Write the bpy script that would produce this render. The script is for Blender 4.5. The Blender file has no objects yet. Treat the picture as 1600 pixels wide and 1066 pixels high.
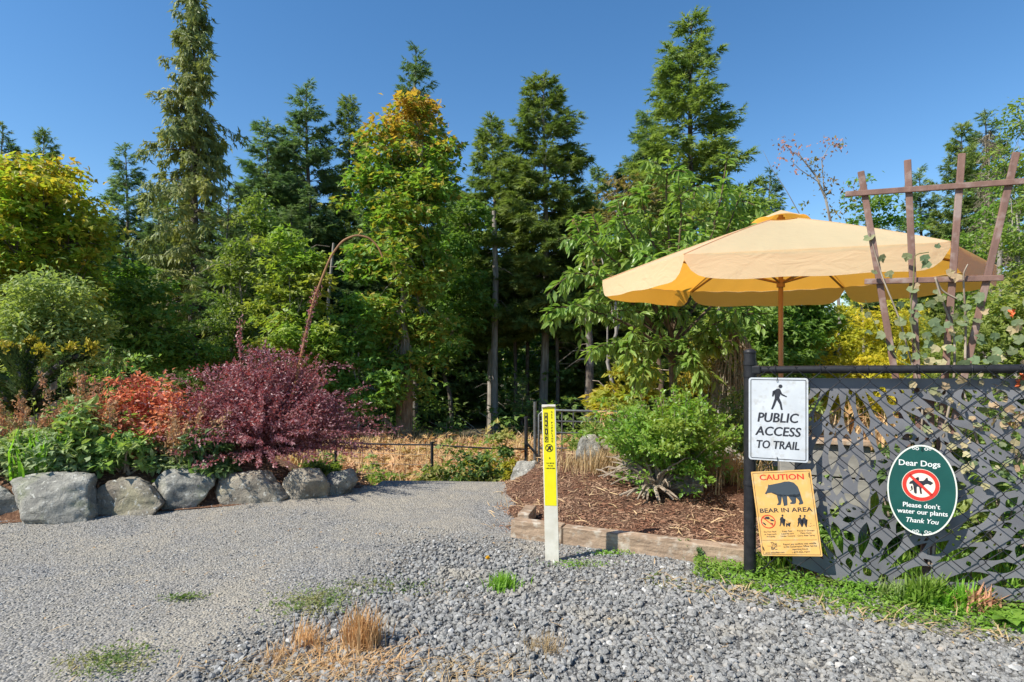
import bpy, bmesh, math, random
import numpy as np
from mathutils import Vector, Matrix, noise
rad = math.radians
S = bpy.context.scene
C = S.collection

# ------------------------------------------------------------------ camera
F = 900.0            # focal length in pixels of the 1600-wide photograph
HY = 560.0           # image row of the horizon
EYE = 1.19
cam = bpy.data.cameras.new('camera')
cam.sensor_width = 36.0
cam.lens = F / 1600 * 36
cam.shift_y = (HY - 533) / 1600
cam.clip_start = 0.05
cam.clip_end = 3000
camo = bpy.data.objects.new('camera', cam)
camo.location = (0, 0, EYE)
camo.rotation_euler = (rad(90), 0, 0)
C.objects.link(camo)
S.camera = camo

# ------------------------------------------------------------------ sky and sun
SUN_EL = rad(46)
SUN_H = Vector((-0.89, -0.455)).normalized()     # horizontal direction TOWARDS the sun
W = bpy.data.worlds.new('World')
S.world = W
W.use_nodes = True
nt = W.node_tree
bg = nt.nodes['Background']
sky = nt.nodes.new('ShaderNodeTexSky')
sky.sky_type = 'NISHITA'
sky.sun_disc = False
sky.sun_elevation = SUN_EL
sky.sun_rotation = math.atan2(SUN_H.x, SUN_H.y)
sky.air_density = 1.0
sky.dust_density = 0.1
sky.ozone_density = 1.3
sky.altitude = 100
hsv = nt.nodes.new('ShaderNodeHueSaturation')
hsv.inputs['Saturation'].default_value = 1.28
nt.links.new(sky.outputs[0], hsv.inputs['Color'])
nt.links.new(hsv.outputs[0], bg.inputs[0])
bg.inputs[1].default_value = 0.098
sl = bpy.data.lights.new('sun', 'SUN')
sl.energy = 4.2
sl.angle = rad(0.53)
sl.color = (1.0, 0.95, 0.86)
so = bpy.data.objects.new('sun', sl)
sd = Vector((SUN_H.x * math.cos(SUN_EL), SUN_H.y * math.cos(SUN_EL), math.sin(SUN_EL)))
so.rotation_euler = sd.to_track_quat('Z', 'Y').to_euler()
so.location = sd * 60
C.objects.link(so)
vs = S.view_settings
vs.view_transform = 'Standard'
vs.look = 'None'
vs.exposure = 0.86
vs.gamma = 1.0
vs.use_curve_mapping = False
S.render.engine = 'CYCLES'
S.cycles.max_bounces = 7
S.cycles.diffuse_bounces = 4
S.cycles.glossy_bounces = 2
S.cycles.transmission_bounces = 4
S.cycles.transparent_max_bounces = 6

# ------------------------------------------------------------------ helpers
def P(px, py, d):
    """the point at depth d seen at photograph pixel (px, py)"""
    return Vector(((px - 800) / F * d, d, EYE - (py - HY) / F * d))

def smooth(t):
    t = np.clip(t, 0, 1)
    return t * t * (3 - 2 * t)

def H(x, y):
    """terrain height"""
    x = np.asarray(x, float); y = np.asarray(y, float)
    y0 = 5.35 + 2.2 * smooth((x - 0.1) / 1.6) + 1.4 * smooth((-1.75 - x) / 1.2)
    z = -1.15 * smooth((y - y0) / 2.7)
    z = z - 0.045 * np.clip(y - 8, 0, 22) - 0.25 * smooth((y - 30) / 40)
    z = z + 0.10 * np.sin(x * 0.35 + 1.3) * np.sin(y * 0.27) * smooth((y - 8) / 8)
    return z

def h(x, y):
    return float(H(x, y))

class MB:
    """collects geometry, links it as one mesh object"""
    def __init__(s):
        s.V = []; s.Fs = []; s.n = 0
    def add(s, V, Fa, mi=0):
        V = np.asarray(V, float).reshape(-1, 3)
        if isinstance(Fa, np.ndarray):
            s.Fs.append((Fa.astype(np.int64) + s.n, mi))
        else:
            by = {}
            for f in Fa: by.setdefault(len(f), []).append(f)
            for k, fl in by.items(): s.Fs.append((np.array(fl, np.int64) + s.n, mi))
        s.V.append(V); s.n += len(V)
    def mesh(s, name, mats, smoothed=False):
        me = bpy.data.meshes.new(name)
        V = np.concatenate(s.V) if s.V else np.zeros((0, 3))
        loops = np.concatenate([f.ravel() for f, _ in s.Fs]) if s.Fs else np.zeros(0, int)
        tot = np.concatenate([np.full(len(f), f.shape[1]) for f, _ in s.Fs]) if s.Fs else np.zeros(0, int)
        mi = np.concatenate([np.full(len(f), m) for f, m in s.Fs]) if s.Fs else np.zeros(0, int)
        me.vertices.add(len(V)); me.vertices.foreach_set('co', V.astype(np.float32).ravel())
        me.loops.add(len(loops)); me.loops.foreach_set('vertex_index', loops.astype(np.int32))
        me.polygons.add(len(tot))
        me.polygons.foreach_set('loop_start', (np.cumsum(tot) - tot).astype(np.int32))
        me.polygons.foreach_set('material_index', mi.astype(np.int32))
        me.polygons.foreach_set('use_smooth', np.full(len(tot), smoothed))
        me.update(calc_edges=True); me.validate()
        for m in (mats if isinstance(mats, (list, tuple)) else [mats]): me.materials.append(m)
        return me
    def build(s, name, mats, parent=None, smoothed=False):
        o = bpy.data.objects.new(name, s.mesh(name, mats, smoothed))
        C.objects.link(o)
        if parent: o.parent = parent
        return o

def tag(o, label=None, cat=None, group=None, kind=None):
    if label: o['label'] = label
    if cat: o['category'] = cat
    if group: o['group'] = group
    if kind: o['kind'] = kind
    return o

def thing(name, label, cat, loc=(0, 0, 0), rz=0, group=None):
    o = bpy.data.objects.new(name, None)
    C.objects.link(o)
    o.location = loc; o.rotation_euler = (0, 0, rz)
    return tag(o, label, cat, group)

def copy_tree(root, label, loc, rz=0, sc=(1, 1, 1), group=None):
    r = root.copy(); C.objects.link(r)
    r.location = loc; r.rotation_euler = (0, 0, rz); r.scale = sc
    r['label'] = label
    if group: r['group'] = group
    for ch in list(root.children):
        c = ch.copy(); C.objects.link(c); c.parent = r
        for g in list(ch.children):
            d = g.copy(); C.objects.link(d); d.parent = c
    return r

def box(mb, c, s, R=None, mi=0):
    c = np.array(c, float); s = np.array(s, float) / 2
    v = np.array([[x, y, z] for x in (-1, 1) for y in (-1, 1) for z in (-1, 1)], float) * s
    if R is not None: v = v @ np.array(R).T
    mb.add(v + c, [(0, 1, 3, 2), (4, 6, 7, 5), (0, 4, 5, 1), (2, 3, 7, 6), (0, 2, 6, 4), (1, 5, 7, 3)], mi)

def bevbox(c, s, b=0.004, R=None):
    """a bevelled box as (verts, faces)"""
    bm = bmesh.new()
    bmesh.ops.create_cube(bm, size=1)
    for v in bm.verts: v.co = Vector((v.co.x * s[0], v.co.y * s[1], v.co.z * s[2]))
    bmesh.ops.bevel(bm, geom=bm.edges[:], offset=b, segments=2, affect='EDGES', profile=0.5)
    V = np.array([v.co[:] for v in bm.verts]); bm.verts.index_update()
    Fa = [tuple(v.index for v in f.verts) for f in bm.faces]
    bm.free()
    if R is not None: V = V @ np.array(R).T
    return V + np.array(c, float), Fa

def tube(mb, pts, r, sides=6, mi=0, cap=True):
    pts = np.array([p[:] for p in pts], float); n = len(pts)
    r = np.full(n, r, float) if np.isscalar(r) else np.array(r, float)
    t = np.gradient(pts, axis=0); t /= np.linalg.norm(t, axis=1)[:, None] + 1e-9
    up = np.array([0, 0, 1.0]) if abs(t[0][2]) < 0.9 else np.array([1.0, 0, 0])
    a = np.cross(t[0], up); a /= np.linalg.norm(a)
    A = np.zeros((n, 3))
    for i in range(n):
        a = a - t[i] * a.dot(t[i]); a /= np.linalg.norm(a) + 1e-9
        A[i] = a
    B = np.cross(t, A)
    ph = np.arange(sides) / sides * 2 * np.pi
    V = pts[:, None, :] + r[:, None, None] * (np.cos(ph)[None, :, None] * A[:, None, :] + np.sin(ph)[None, :, None] * B[:, None, :])
    i = np.arange(n - 1)[:, None] * sides; j = np.arange(sides)[None, :]; k = (j + 1) % sides
    Fq = np.stack([i + j, i + k, i + sides + k, i + sides + j], -1).reshape(-1, 4)
    V = V.reshape(-1, 3)
    mb.add(V, Fq, mi)
    if cap:
        mb.add(V[:sides], [tuple(range(sides))[::-1]], mi)
        mb.add(V[-sides:], [tuple(range(sides))], mi)

def nrm(v):
    return v / (np.linalg.norm(v, axis=-1, keepdims=True) + 1e-9)

def scatter(mb, T, Pn, D, N, Sc, mi=0):
    """copies of template T=(verts, faces) at Pn, its x along D, its z near N, scaled Sc"""
    TV = np.array(T[0], float); TF = np.array(T[1], int)
    if len(Pn) == 0: return
    x = nrm(D); y = nrm(np.cross(N, x)); z = np.cross(x, y)
    Sc = np.asarray(Sc, float).reshape(-1, 1, 1) if np.ndim(Sc) else Sc
    V = Pn[:, None, :] + Sc * (TV[None, :, 0:1] * x[:, None] + TV[None, :, 1:2] * y[:, None] + TV[None, :, 2:3] * z[:, None])
    k = len(TV)
    Fa = (TF[None] + (np.arange(len(Pn)) * k)[:, None, None]).reshape(-1, TF.shape[1])
    mb.add(V.reshape(-1, 3), Fa, mi)

def grid_sheet(xs, ys, zf, mb, mi=0):
    X, Y = np.meshgrid(xs, ys, indexing='ij')
    V = np.stack([X, Y, zf(X, Y)], -1).reshape(-1, 3)
    ny = len(ys)
    i = np.arange(len(xs) - 1)[:, None] * ny; j = np.arange(ny - 1)[None]
    Fq = np.stack([i + j, i + ny + j, i + ny + j + 1, i + j + 1], -1).reshape(-1, 4)
    mb.add(V, Fq, mi)

# leaf templates: x is the leaf's axis, z its upper side
KITE = ([(0, 0, 0), (.42, .27, .07), (1, 0, -.10), (.42, -.27, .07)], [(0, 2, 1), (0, 3, 2)])
OVAL = ([(0, 0, 0), (.25, .2, .05), (.65, .2, .03), (1, 0, -.14), (.65, -.2, .03), (.25, -.2, .05), (.5, 0, 0)],
        [(0, 6, 1), (1, 6, 2), (2, 6, 3), (3, 6, 4), (4, 6, 5), (5, 6, 0)])
MAPLE = ([(0, 0, 0), (.25, .5, .03), (.45, .22, .05), (1, 0, -.12), (.45, -.22, .05), (.25, -.5, .03)],
         [(0, 2, 1), (0, 3, 2), (0, 4, 3), (0, 5, 4)])
SPRAY = ([(0, .09, 0), (0, -.09, 0), (1, 0, -.05),
          (.05, 0, 0), (.27, 0, .0), (.55, .34, -.05), (.05, 0, 0), (.27, 0, .0), (.55, -.34, -.05),
          (.34, 0, 0), (.55, 0, 0), (.85, .26, -.06), (.34, 0, 0), (.55, 0, 0), (.85, -.26, -.06),
          (.0, .0, 0), (.3, 0, .0), (.45, .05, .16)],
         [(0, 1, 2), (3, 4, 5), (6, 8, 7), (9, 10, 11), (12, 14, 13), (15, 16, 17)])
DROOP = ([(0, .05, 0), (0, -.05, 0), (.5, .11, -.06), (.5, -.11, -.06), (1, 0, -.3), (.15, .0, 0), (.35, .0, -.02), (.6, .32, -.22), (.6, -.32, -.22)],
         [(0, 1, 2), (1, 3, 2), (2, 3, 4), (5, 6, 7), (5, 8, 6)])
BLADE = ([(0, .035, 0), (0, -.035, 0), (.5, .025, .10), (.5, -.025, .10), (1, 0, 0.0)], [(0, 1, 2), (1, 3, 2), (2, 3, 4)])

# ------------------------------------------------------------------ materials
def newmat(name):
    m = bpy.data.materials.new(name); m.use_nodes = True
    nt = m.node_tree; b = nt.nodes['Principled BSDF']
    return m, nt, b

def nn(nt, t, **kw):
    n = nt.nodes.new(t)
    for k, v in kw.items(): setattr(n, k, v)
    return n

def mixc(nt, fac, a, b):
    n = nn(nt, 'ShaderNodeMix', data_type='RGBA')
    for s, v in ((0, fac), (6, a), (7, b)):
        if hasattr(v, 'is_output'): nt.links.new(v, n.inputs[s])
        elif s == 0: n.inputs[0].default_value = v
        else: n.inputs[s].default_value = (*v, 1)
    return n.outputs[2]

def noisen(nt, scale, detail=3, rough=.55, space='pos', dist=0):
    n = nn(nt, 'ShaderNodeTexNoise')
    n.inputs['Scale'].default_value = scale; n.inputs['Detail'].default_value = detail
    n.inputs['Roughness'].default_value = rough; n.inputs['Distortion'].default_value = dist
    if space == 'pos':
        nt.links.new(nn(nt, 'ShaderNodeNewGeometry').outputs['Position'], n.inputs['Vector'])
    else:
        nt.links.new(nn(nt, 'ShaderNodeTexCoord').outputs['Object'], n.inputs['Vector'])
    return n.outputs[0]

def ramp(nt, fac, lo, hi):
    n = nn(nt, 'ShaderNodeMapRange'); n.clamp = True
    nt.links.new(fac, n.inputs[0]); n.inputs[1].default_value = lo; n.inputs[2].default_value = hi
    return n.outputs[0]

def bumpn(nt, b, hgt, strength, dist):
    n = nn(nt, 'ShaderNodeBump'); n.inputs['Strength'].default_value = strength; n.inputs['Distance'].default_value = dist
    nt.links.new(hgt, n.inputs['Height']); nt.links.new(n.outputs[0], b.inputs['Normal'])

def pmat(name, c1, c2=None, scale=6, rough=.7, spec=.3, bump=0, bscale=40, bdist=.01, metal=0, space='pos', c3=None, s3=40, lo=.35, hi=.65, stretch=None):
    m, nt, b = newmat(name)
    b.inputs['Roughness'].default_value = rough; b.inputs['Specular IOR Level'].default_value = spec; b.inputs['Metallic'].default_value = metal
    col = None
    if c2:
        nz = noisen(nt, scale, 4, space=space)
        if stretch:
            mp = nn(nt, 'ShaderNodeMapping'); mp.inputs['Scale'].default_value = stretch
            src = nz.node.inputs['Vector'].links[0].from_socket
            nt.links.new(src, mp.inputs[0]); nt.links.new(mp.outputs[0], nz.node.inputs['Vector'])
        col = mixc(nt, ramp(nt, nz, lo, hi), c1, c2)
        if c3: col = mixc(nt, ramp(nt, noisen(nt, s3, 4, space=space), .52, .68), col, c3)
        nt.links.new(col, b.inputs['Base Color'])
    else:
        b.inputs['Base Color'].default_value = (*c1, 1)
    if bump: bumpn(nt, b, noisen(nt, bscale, 5, .6, space=space), bump, bdist)
    return m

def leafmat(name, c1, c2, c3=None, trans=.38, nscale=.5, rough=.5, top=None, spec=.25, tcol=(1.5, 1.6, .7)):
    m, nt, b = newmat(name)
    geo = nn(nt, 'ShaderNodeNewGeometry')
    col = mixc(nt, geo.outputs['Random Per Island'], c1, c2)
    if c3: col = mixc(nt, ramp(nt, noisen(nt, nscale, 3), .42, .68), col, c3)
    if top:
        tc, z0, z1, amp = top
        sep = nn(nt, 'ShaderNodeSeparateXYZ')
        nt.links.new(nn(nt, 'ShaderNodeTexCoord').outputs['Object'], sep.inputs[0])
        ad = nn(nt, 'ShaderNodeMath', operation='MULTIPLY_ADD')
        nt.links.new(noisen(nt, .55, 3, space='obj'), ad.inputs[0]); ad.inputs[1].default_value = amp; nt.links.new(sep.outputs[2], ad.inputs[2])
        f = ramp(nt, ad.outputs[0], z0 + amp * .5, z1 + amp * .5)
        jit = nn(nt, 'ShaderNodeMath', operation='MULTIPLY_ADD'); jit.use_clamp = True
        nt.links.new(geo.outputs['Random Per Island'], jit.inputs[0]); jit.inputs[1].default_value = .9
        nt.links.new(f, jit.inputs[2])
        sb = nn(nt, 'ShaderNodeMath', operation='SUBTRACT'); sb.use_clamp = True
        nt.links.new(jit.outputs[0], sb.inputs[0]); sb.inputs[1].default_value = .55
        sc2 = nn(nt, 'ShaderNodeMath', operation='MULTIPLY'); sc2.use_clamp = True
        nt.links.new(sb.outputs[0], sc2.inputs[0]); sc2.inputs[1].default_value = 2.0
        col = mixc(nt, sc2.outputs[0], col, tc)
    oi = nn(nt, 'ShaderNodeObjectInfo')
    hs = nn(nt, 'ShaderNodeHueSaturation')
    mr = nn(nt, 'ShaderNodeMapRange'); nt.links.new(oi.outputs['Random'], mr.inputs[0]); mr.inputs[3].default_value = .98; mr.inputs[4].default_value = 1.34
    nt.links.new(mr.outputs[0], hs.inputs['Value']); nt.links.new(col, hs.inputs['Color'])
    col = hs.outputs[0]
    nt.links.new(col, b.inputs['Base Color'])
    b.inputs['Roughness'].default_value = rough; b.inputs['Specular IOR Level'].default_value = spec
    tr = nn(nt, 'ShaderNodeBsdfTranslucent')
    tm = nn(nt, 'ShaderNodeMix', data_type='RGBA', blend_type='MULTIPLY'); tm.inputs[0].default_value = 1
    nt.links.new(col, tm.inputs[6]); tm.inputs[7].default_value = (*tcol, 1)
    nt.links.new(tm.outputs[2], tr.inputs[0])
    ms = nn(nt, 'ShaderNodeMixShader'); ms.inputs[0].default_value = trans
    nt.links.new(b.outputs[0], ms.inputs[1]); nt.links.new(tr.outputs[0], ms.inputs[2])
    nt.links.new(ms.outputs[0], nt.nodes['Material Output'].inputs[0])
    return m

BARK = pmat('bark_grey', (.17, .145, .12), (.07, .055, .045), 3, .9, .1, .8, 12, .03, stretch=(4, 4, .6), c3=(.24, .23, .2), s3=5)
BARKP = pmat('bark_pale', (.34, .31, .27), (.18, .155, .13), 3, .9, .1, .6, 14, .02, stretch=(4, 4, .6))
BARKB = pmat('bark_brown', (.19, .13, .085), (.09, .06, .04), 12, .85, .15, .6, 50, .006, stretch=(2, 2, .4))
TWIG = pmat('dry_twig', (.36, .30, .23), (.2, .15, .11), 14, .9, .1)
STEMG = pmat('green_stem', (.12, .17, .05), (.17, .15, .06), 10, .7, .2)
FIR = leafmat('fir_needles', (.09, .145, .042), (.18, .245, .065), (.27, .32, .085), .38, 1.1, .55, tcol=(1.3, 1.4, .7))
FIRB = leafmat('fir_needles_blue', (.075, .13, .055), (.14, .205, .085), (.21, .27, .10), .36, 1.1, .55, tcol=(1.2, 1.4, .8))
FIRL = leafmat('hemlock_needles', (.11, .18, .06), (.18, .25, .09), (.14, .19, .06), .3, .4, .5, tcol=(1.3, 1.4, .7))
CEDAR = leafmat('cedar_sprays', (.13, .165, .055), (.22, .25, .085), (.26, .26, .08), .34, .5, .5, tcol=(1.3, 1.3, .7))
DEADN = leafmat('dead_needles', (.30, .25, .18), (.22, .17, .12), (.2, .2, .13), .2, .5, .8, tcol=(1.1, 1, .8))
MAPL = leafmat('maple_leaves', (.10, .20, .035), (.16, .27, .055), (.16, .23, .05), .42, .45, .45)
MAPLT = leafmat('maple_leaves_turning', (.11, .21, .035), (.17, .28, .055), (.19, .27, .05), .42, .45, .45, top=((.42, .24, .05), 9.2, 12.6, 3.0))
MAPLY = leafmat('maple_leaves_gold', (.18, .29, .04), (.30, .37, .05), (.36, .36, .05), .45, .5, .45, top=((.46, .28, .05), 6.4, 10.0, 3.0))
YELLF = leafmat('yellow_leaves', (.30, .29, .04), (.20, .24, .04), (.36, .26, .04), .45, 1.2, .5)
ALDER = leafmat('alder_leaves', (.12, .20, .04), (.19, .26, .06), (.23, .25, .06), .42, .5, .45)
WILLOW = leafmat('silver_green_leaves', (.21, .28, .10), (.30, .34, .14), (.28, .32, .08), .38, .6, .5)
BRONZE = leafmat('bronze_leaves', (.17, .13, .05), (.13, .17, .05), (.22, .14, .06), .4, .6, .5)
UNDER = leafmat('undergrowth_leaves', (.085, .16, .04), (.16, .24, .06), (.13, .18, .05), .4, .6, .45)
CHERRY = leafmat('cherry_leaves', (.13, .24, .045), (.22, .32, .08), (.24, .30, .08), .4, 2.0, .36, spec=.45)
print('head ok')
# ------------------------------------------------------------------ plant generators
def rng(seed): return np.random.RandomState(seed)

def fir_meshes(seed, Ht=20., Rm=3., zb=.25, dens=1.0, droop=.25, power=.85, spray=.55, T=SPRAY, ragged=.35, deadlow=True, nwh=None, mats=(BARK, FIR)):
    """trunk and crown of a conifer: whorls of limbs, each with side twigs that end in needle sprays"""
    r = rng(seed); tr = MB(); cr = MB()
    zz = np.linspace(0, Ht, 12)
    wob = np.stack([np.sin(zz * .35 + seed) * .10, np.cos(zz * .3 + seed * 2) * .10, zz], -1); wob[:, :2] -= wob[0, :2]
    rt = Ht * .0105 * (1 - zz / Ht) ** .9 + .012; rt[0] *= 1.35
    tube(tr, wob, rt, 8)
    n = nwh or int(Ht * 3.0)
    P_, D_, N_, S_ = [], [], [], []
    for i in range(n):
        t = (i + r.rand() * .8) / n
        z = Ht * (zb + (1 - zb) * t) - .15
        base = np.array([np.interp(z, zz, wob[:, 0]), np.interp(z, zz, wob[:, 1]), z])
        for k in range(r.randint(3, 6)):
            if r.rand() < .12: continue
            a = r.rand() * 6.283
            low = min(1, .45 + t * 5)
            L = (Rm * (1 - t) ** power * low + .25) * (1 - ragged * r.rand() ** 1.5)
            if r.rand() < .06: L *= 1.25
            up = -droop * 1.2 + 1.05 * t ** 1.4 + r.uniform(-.12, .12)
            m = max(4, int(L * 3.2))
            s = np.linspace(0, 1, m)
            hd = np.array([np.cos(a), np.sin(a), 0])
            pts = base + hd * (L * s)[:, None]
            pts[:, 2] += L * (up * s - droop * .55 * s ** 2 + .18 * s ** 4)
            tube(tr, pts[:: max(1, m // 4)], np.linspace(.012 + L * .010, .005, len(pts[:: max(1, m // 4)])), 3, cap=False)
            side = np.array([-hd[1], hd[0], 0])
            nk = max(6, int(L * 17 * dens))
            ss = .12 + .88 * r.rand(nk) ** .8
            bp = np.stack([np.interp(ss, s, pts[:, c]) for c in range(3)], -1)
            tl = (L * .36 * (1 - ss) + .20) * (.6 + .6 * r.rand(nk))
            sg = np.where(r.rand(nk) < .5, -1, 1)
            d0 = nrm(hd * (.65 + .4 * r.rand(nk))[:, None] + side * (sg * (.5 + .6 * r.rand(nk)))[:, None] + np.array([0, 0, -.15]))
            for q in (.15, .55, .95):
                keep = tl > q * .3
                pp = bp[keep] + d0[keep] * (tl[keep] * q)[:, None]
                pp[:, 2] -= (tl[keep] * q) ** 2 * .35
                dd = d0[keep] + r.normal(0, .38, (keep.sum(), 3)); dd[:, 2] -= r.uniform(-.5, .45, keep.sum()) + droop * .2
                P_.append(pp); D_.append(dd)
                N_.append(np.array([0, 0, .8]) + hd * .35 + r.normal(0, .55, (keep.sum(), 3)))
                S_.append(spray * (.45 + .55 * r.rand(keep.sum())) * (.65 + .35 * (1 - t)))
            P_.append(pts[-1:]); D_.append((hd + [0, 0, up - droop])[None]); N_.append(np.array([[0, 0, 1.]])); S_.append(np.array([spray * .55]))
    # leader
    k = 14
    P_.append(np.stack([np.zeros(k) + wob[-1, 0], np.zeros(k) + wob[-1, 1], np.linspace(Ht - 1.0, Ht - .1, k)], -1))
    D_.append(np.stack([r.normal(0, .5, k), r.normal(0, .5, k), np.full(k, .7)], -1)); N_.append(r.normal(0, 1, (k, 3))); S_.append(np.full(k, spray * .55))
    scatter(cr, T, np.concatenate(P_), np.concatenate(D_), np.concatenate(N_), np.concatenate(S_))
    if deadlow:
        for i in range(int(Ht * 1.1)):
            z = Ht * zb * r.uniform(.25, 1.0); a = r.rand() * 6.283; L = r.uniform(.4, 1.6)
            p = np.array([[0, 0, z], [np.cos(a) * L * .5, np.sin(a) * L * .5, z + .03], [np.cos(a) * L, np.sin(a) * L, z - L * .25]])
            tube(tr, p, [.014, .010, .004], 3, cap=False)
    return tr.mesh('trunk', mats[0], True), cr.mesh('crown', mats[1])

def cedar_meshes(seed, Ht=22., mats=None):
    """a ragged old cedar: short drooping limbs close to the stem, a few long bare ones with hanging tufts"""
    r = rng(seed); tr = MB(); cr = MB()
    tube(tr, [(0, 0, 0), (.08, 0, Ht * .3), (0, .06, Ht * .6), (.03, 0, Ht)], [.30, .22, .13, .015], 9)
    for i in range(300):
        t = r.rand() ** 1.3; z = Ht * (.14 + .85 * t); a = r.rand() * 6.283
        env = 3.5 * (1 - t) ** .55
        long = r.rand() < .24
        L = env * (r.uniform(.75, 1.05) if long else r.uniform(.22, .62 if t > .5 else .88)) + .25
        m = 9; s = np.linspace(0, 1, m); hd = np.array([math.cos(a), math.sin(a), 0])
        up = r.uniform(-.15, .25) if t < .8 else r.uniform(.1, .5)
        pts = np.array([0, 0, z]) + hd * (L * s)[:, None]; pts[:, 2] += L * (up * s - .62 * s ** 2 + .30 * s ** 4)
        pts[1:] += np.cumsum(r.normal(0, .02 * L, (m - 1, 3)), 0) * [1, 1, .6]
        tube(tr, pts, np.linspace(.014 + .009 * L, .005, m), 4, cap=False)
        nk = int(L * (11 if long else 26)) + 6
        f = (.40 if long else .08) + (.60 if long else .92) * r.rand(nk) ** .7
        if long: f = np.round(f * 7) / 7 + r.normal(0, .03, nk)
        f = np.clip(f, 0, 1)
        bp = np.stack([np.interp(f, s, pts[:, c]) for c in range(3)], -1) + r.normal(0, .07, (nk, 3)) * [1, 1, .5]
        hang = r.uniform(.0, .45, nk)
        for q in (0, .5, 1):
            k = hang * 2 > q * .5
            pp = bp[k] - np.array([0, 0, 1]) * (hang[k] * q)[:, None]
            D = hd * .45 + r.normal(0, .40, (k.sum(), 3)) - [0, 0, .75]
            scatter(cr, DROOP, pp, D, hd * .8 + r.normal(0, .5, (k.sum(), 3)) + [0, 0, .3], .42 * (.5 + .6 * r.rand(k.sum())))
    return tr.mesh('trunk', mats[0], True), cr.mesh('crown', mats[1])

def clumps(mb, r, cen, rad_, n, leaf, T=MAPLE, flat=.6, up=.55, mi=0, hang=.25):
    """leaf clumps: leaves over the upper shell of each clump, facing outward and up"""
    cen = np.asarray(cen, float); rad_ = np.broadcast_to(np.asarray(rad_, float), (len(cen),))
    ci = np.repeat(np.arange(len(cen)), n)
    d = nrm(r.normal(0, 1, (len(ci), 3))); d[:, 2] = np.where(d[:, 2] < -.25, -d[:, 2], d[:, 2])
    rr = r.rand(len(ci)) ** .45
    p = cen[ci] + d * (rad_[ci] * rr)[:, None] * np.array([1, 1, flat])
    D = d * np.array([1, 1, .25]) + r.normal(0, .45, d.shape); D[:, 2] -= hang
    N = d * (1 - up) + np.array([0, 0, up]) + r.normal(0, .3, d.shape)
    scatter(mb, T, p, D, N, leaf * (.6 + .7 * r.rand(len(ci))), mi)

def limb(tr, a, b, r0, r1, r, bow=.12, sides=5, n=6):
    a = np.array(a, float); b = np.array(b, float); L = np.linalg.norm(b - a)
    s = np.linspace(0, 1, n)
    off = r.normal(0, 1, 3) * bow * L
    pts = a + (b - a) * s[:, None] + off * (np.sin(np.pi * s) * .5)[:, None]
    pts[:, 2] += L * bow * np.sin(np.pi * s)
    pts[1:-1] += r.normal(0, .012 * L, (n - 2, 3))
    tube(tr, pts, np.linspace(r0, r1, n), sides, cap=False)
    return pts

def broad_meshes(seed, blobs, trunk_top, r0, nclump, nleaf, leaf, crad=(.45, .9), T=MAPLE, mats=(BARK, MAPL), fork=None, hang=.25, shell=.55, flat=.6, lean=(0, 0)):
    """trunk + limbs + clumped leaves. blobs: (cx, cy, cz, rx, ry, rz) that the clumps fill"""
    r = rng(seed); tr = MB(); cr = MB()
    top = np.array([lean[0], lean[1], trunk_top], float)
    tp = limb(tr, (0, 0, -.1), top, r0, r0 * .45, r, .03, 8, 9)
    vol = np.array([b[3] * b[4] * b[5] for b in blobs]) ** .75; vol /= vol.sum()
    cen = []
    for b, v in zip(blobs, vol):
        k = max(3, int(nclump * v))
        d = nrm(r.normal(0, 1, (k, 3))); q = (shell + (1 - shell) * r.rand(k)) * (1 - .25 * r.rand(k) ** 2)
        cen.append(np.array(b[:3]) + d * q[:, None] * np.array(b[3:]))
    cen = np.concatenate(cen)
    cr_ = r.uniform(crad[0], crad[1], len(cen))
    for b in blobs:
        p = limb(tr, tp[r.randint(4, 8)], b[:3], r0 * .4, r0 * .16, r, .1)
        idx = r.permutation(len(cen))
        near = [i for i in idx if (np.abs((cen[i] - b[:3]) / np.array(b[3:])) < 1.2).all()][:14]
        for i in near:
            limb(tr, p[r.randint(3, 6)], cen[i], r0 * .13, r0 * .03, r, .12, 4, 5)
    clumps(cr, r, cen, cr_, nleaf, leaf, T, flat, hang=hang)
    # loose outer leaves, so that the outline is uneven
    k = int(len(cen) * nleaf * .12)
    ci = r.randint(0, len(cen), k)
    p = cen[ci] + r.normal(0, 1, (k, 3)) * cr_[ci][:, None] * .5
    scatter(cr, T, p, r.normal(0, 1, (k, 3)) - [0, 0, .4], np.array([0, 0, 1.]) + r.normal(0, .5, (k, 3)), leaf * (.5 + .7 * r.rand(k)))
    return tr.mesh('trunk', mats[0], True), cr.mesh('crown', mats[1])

def plant(name, meshes, label, cat, loc, rz=0, sc=(1, 1, 1), group=None, parts=('trunk', 'crown')):
    root = thing(name, label, cat, loc, rz, group)
    root.scale = sc
    for nm, me in zip(parts, meshes):
        o = bpy.data.objects.new(nm, me); C.objects.link(o); o.parent = root
    return root

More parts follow.
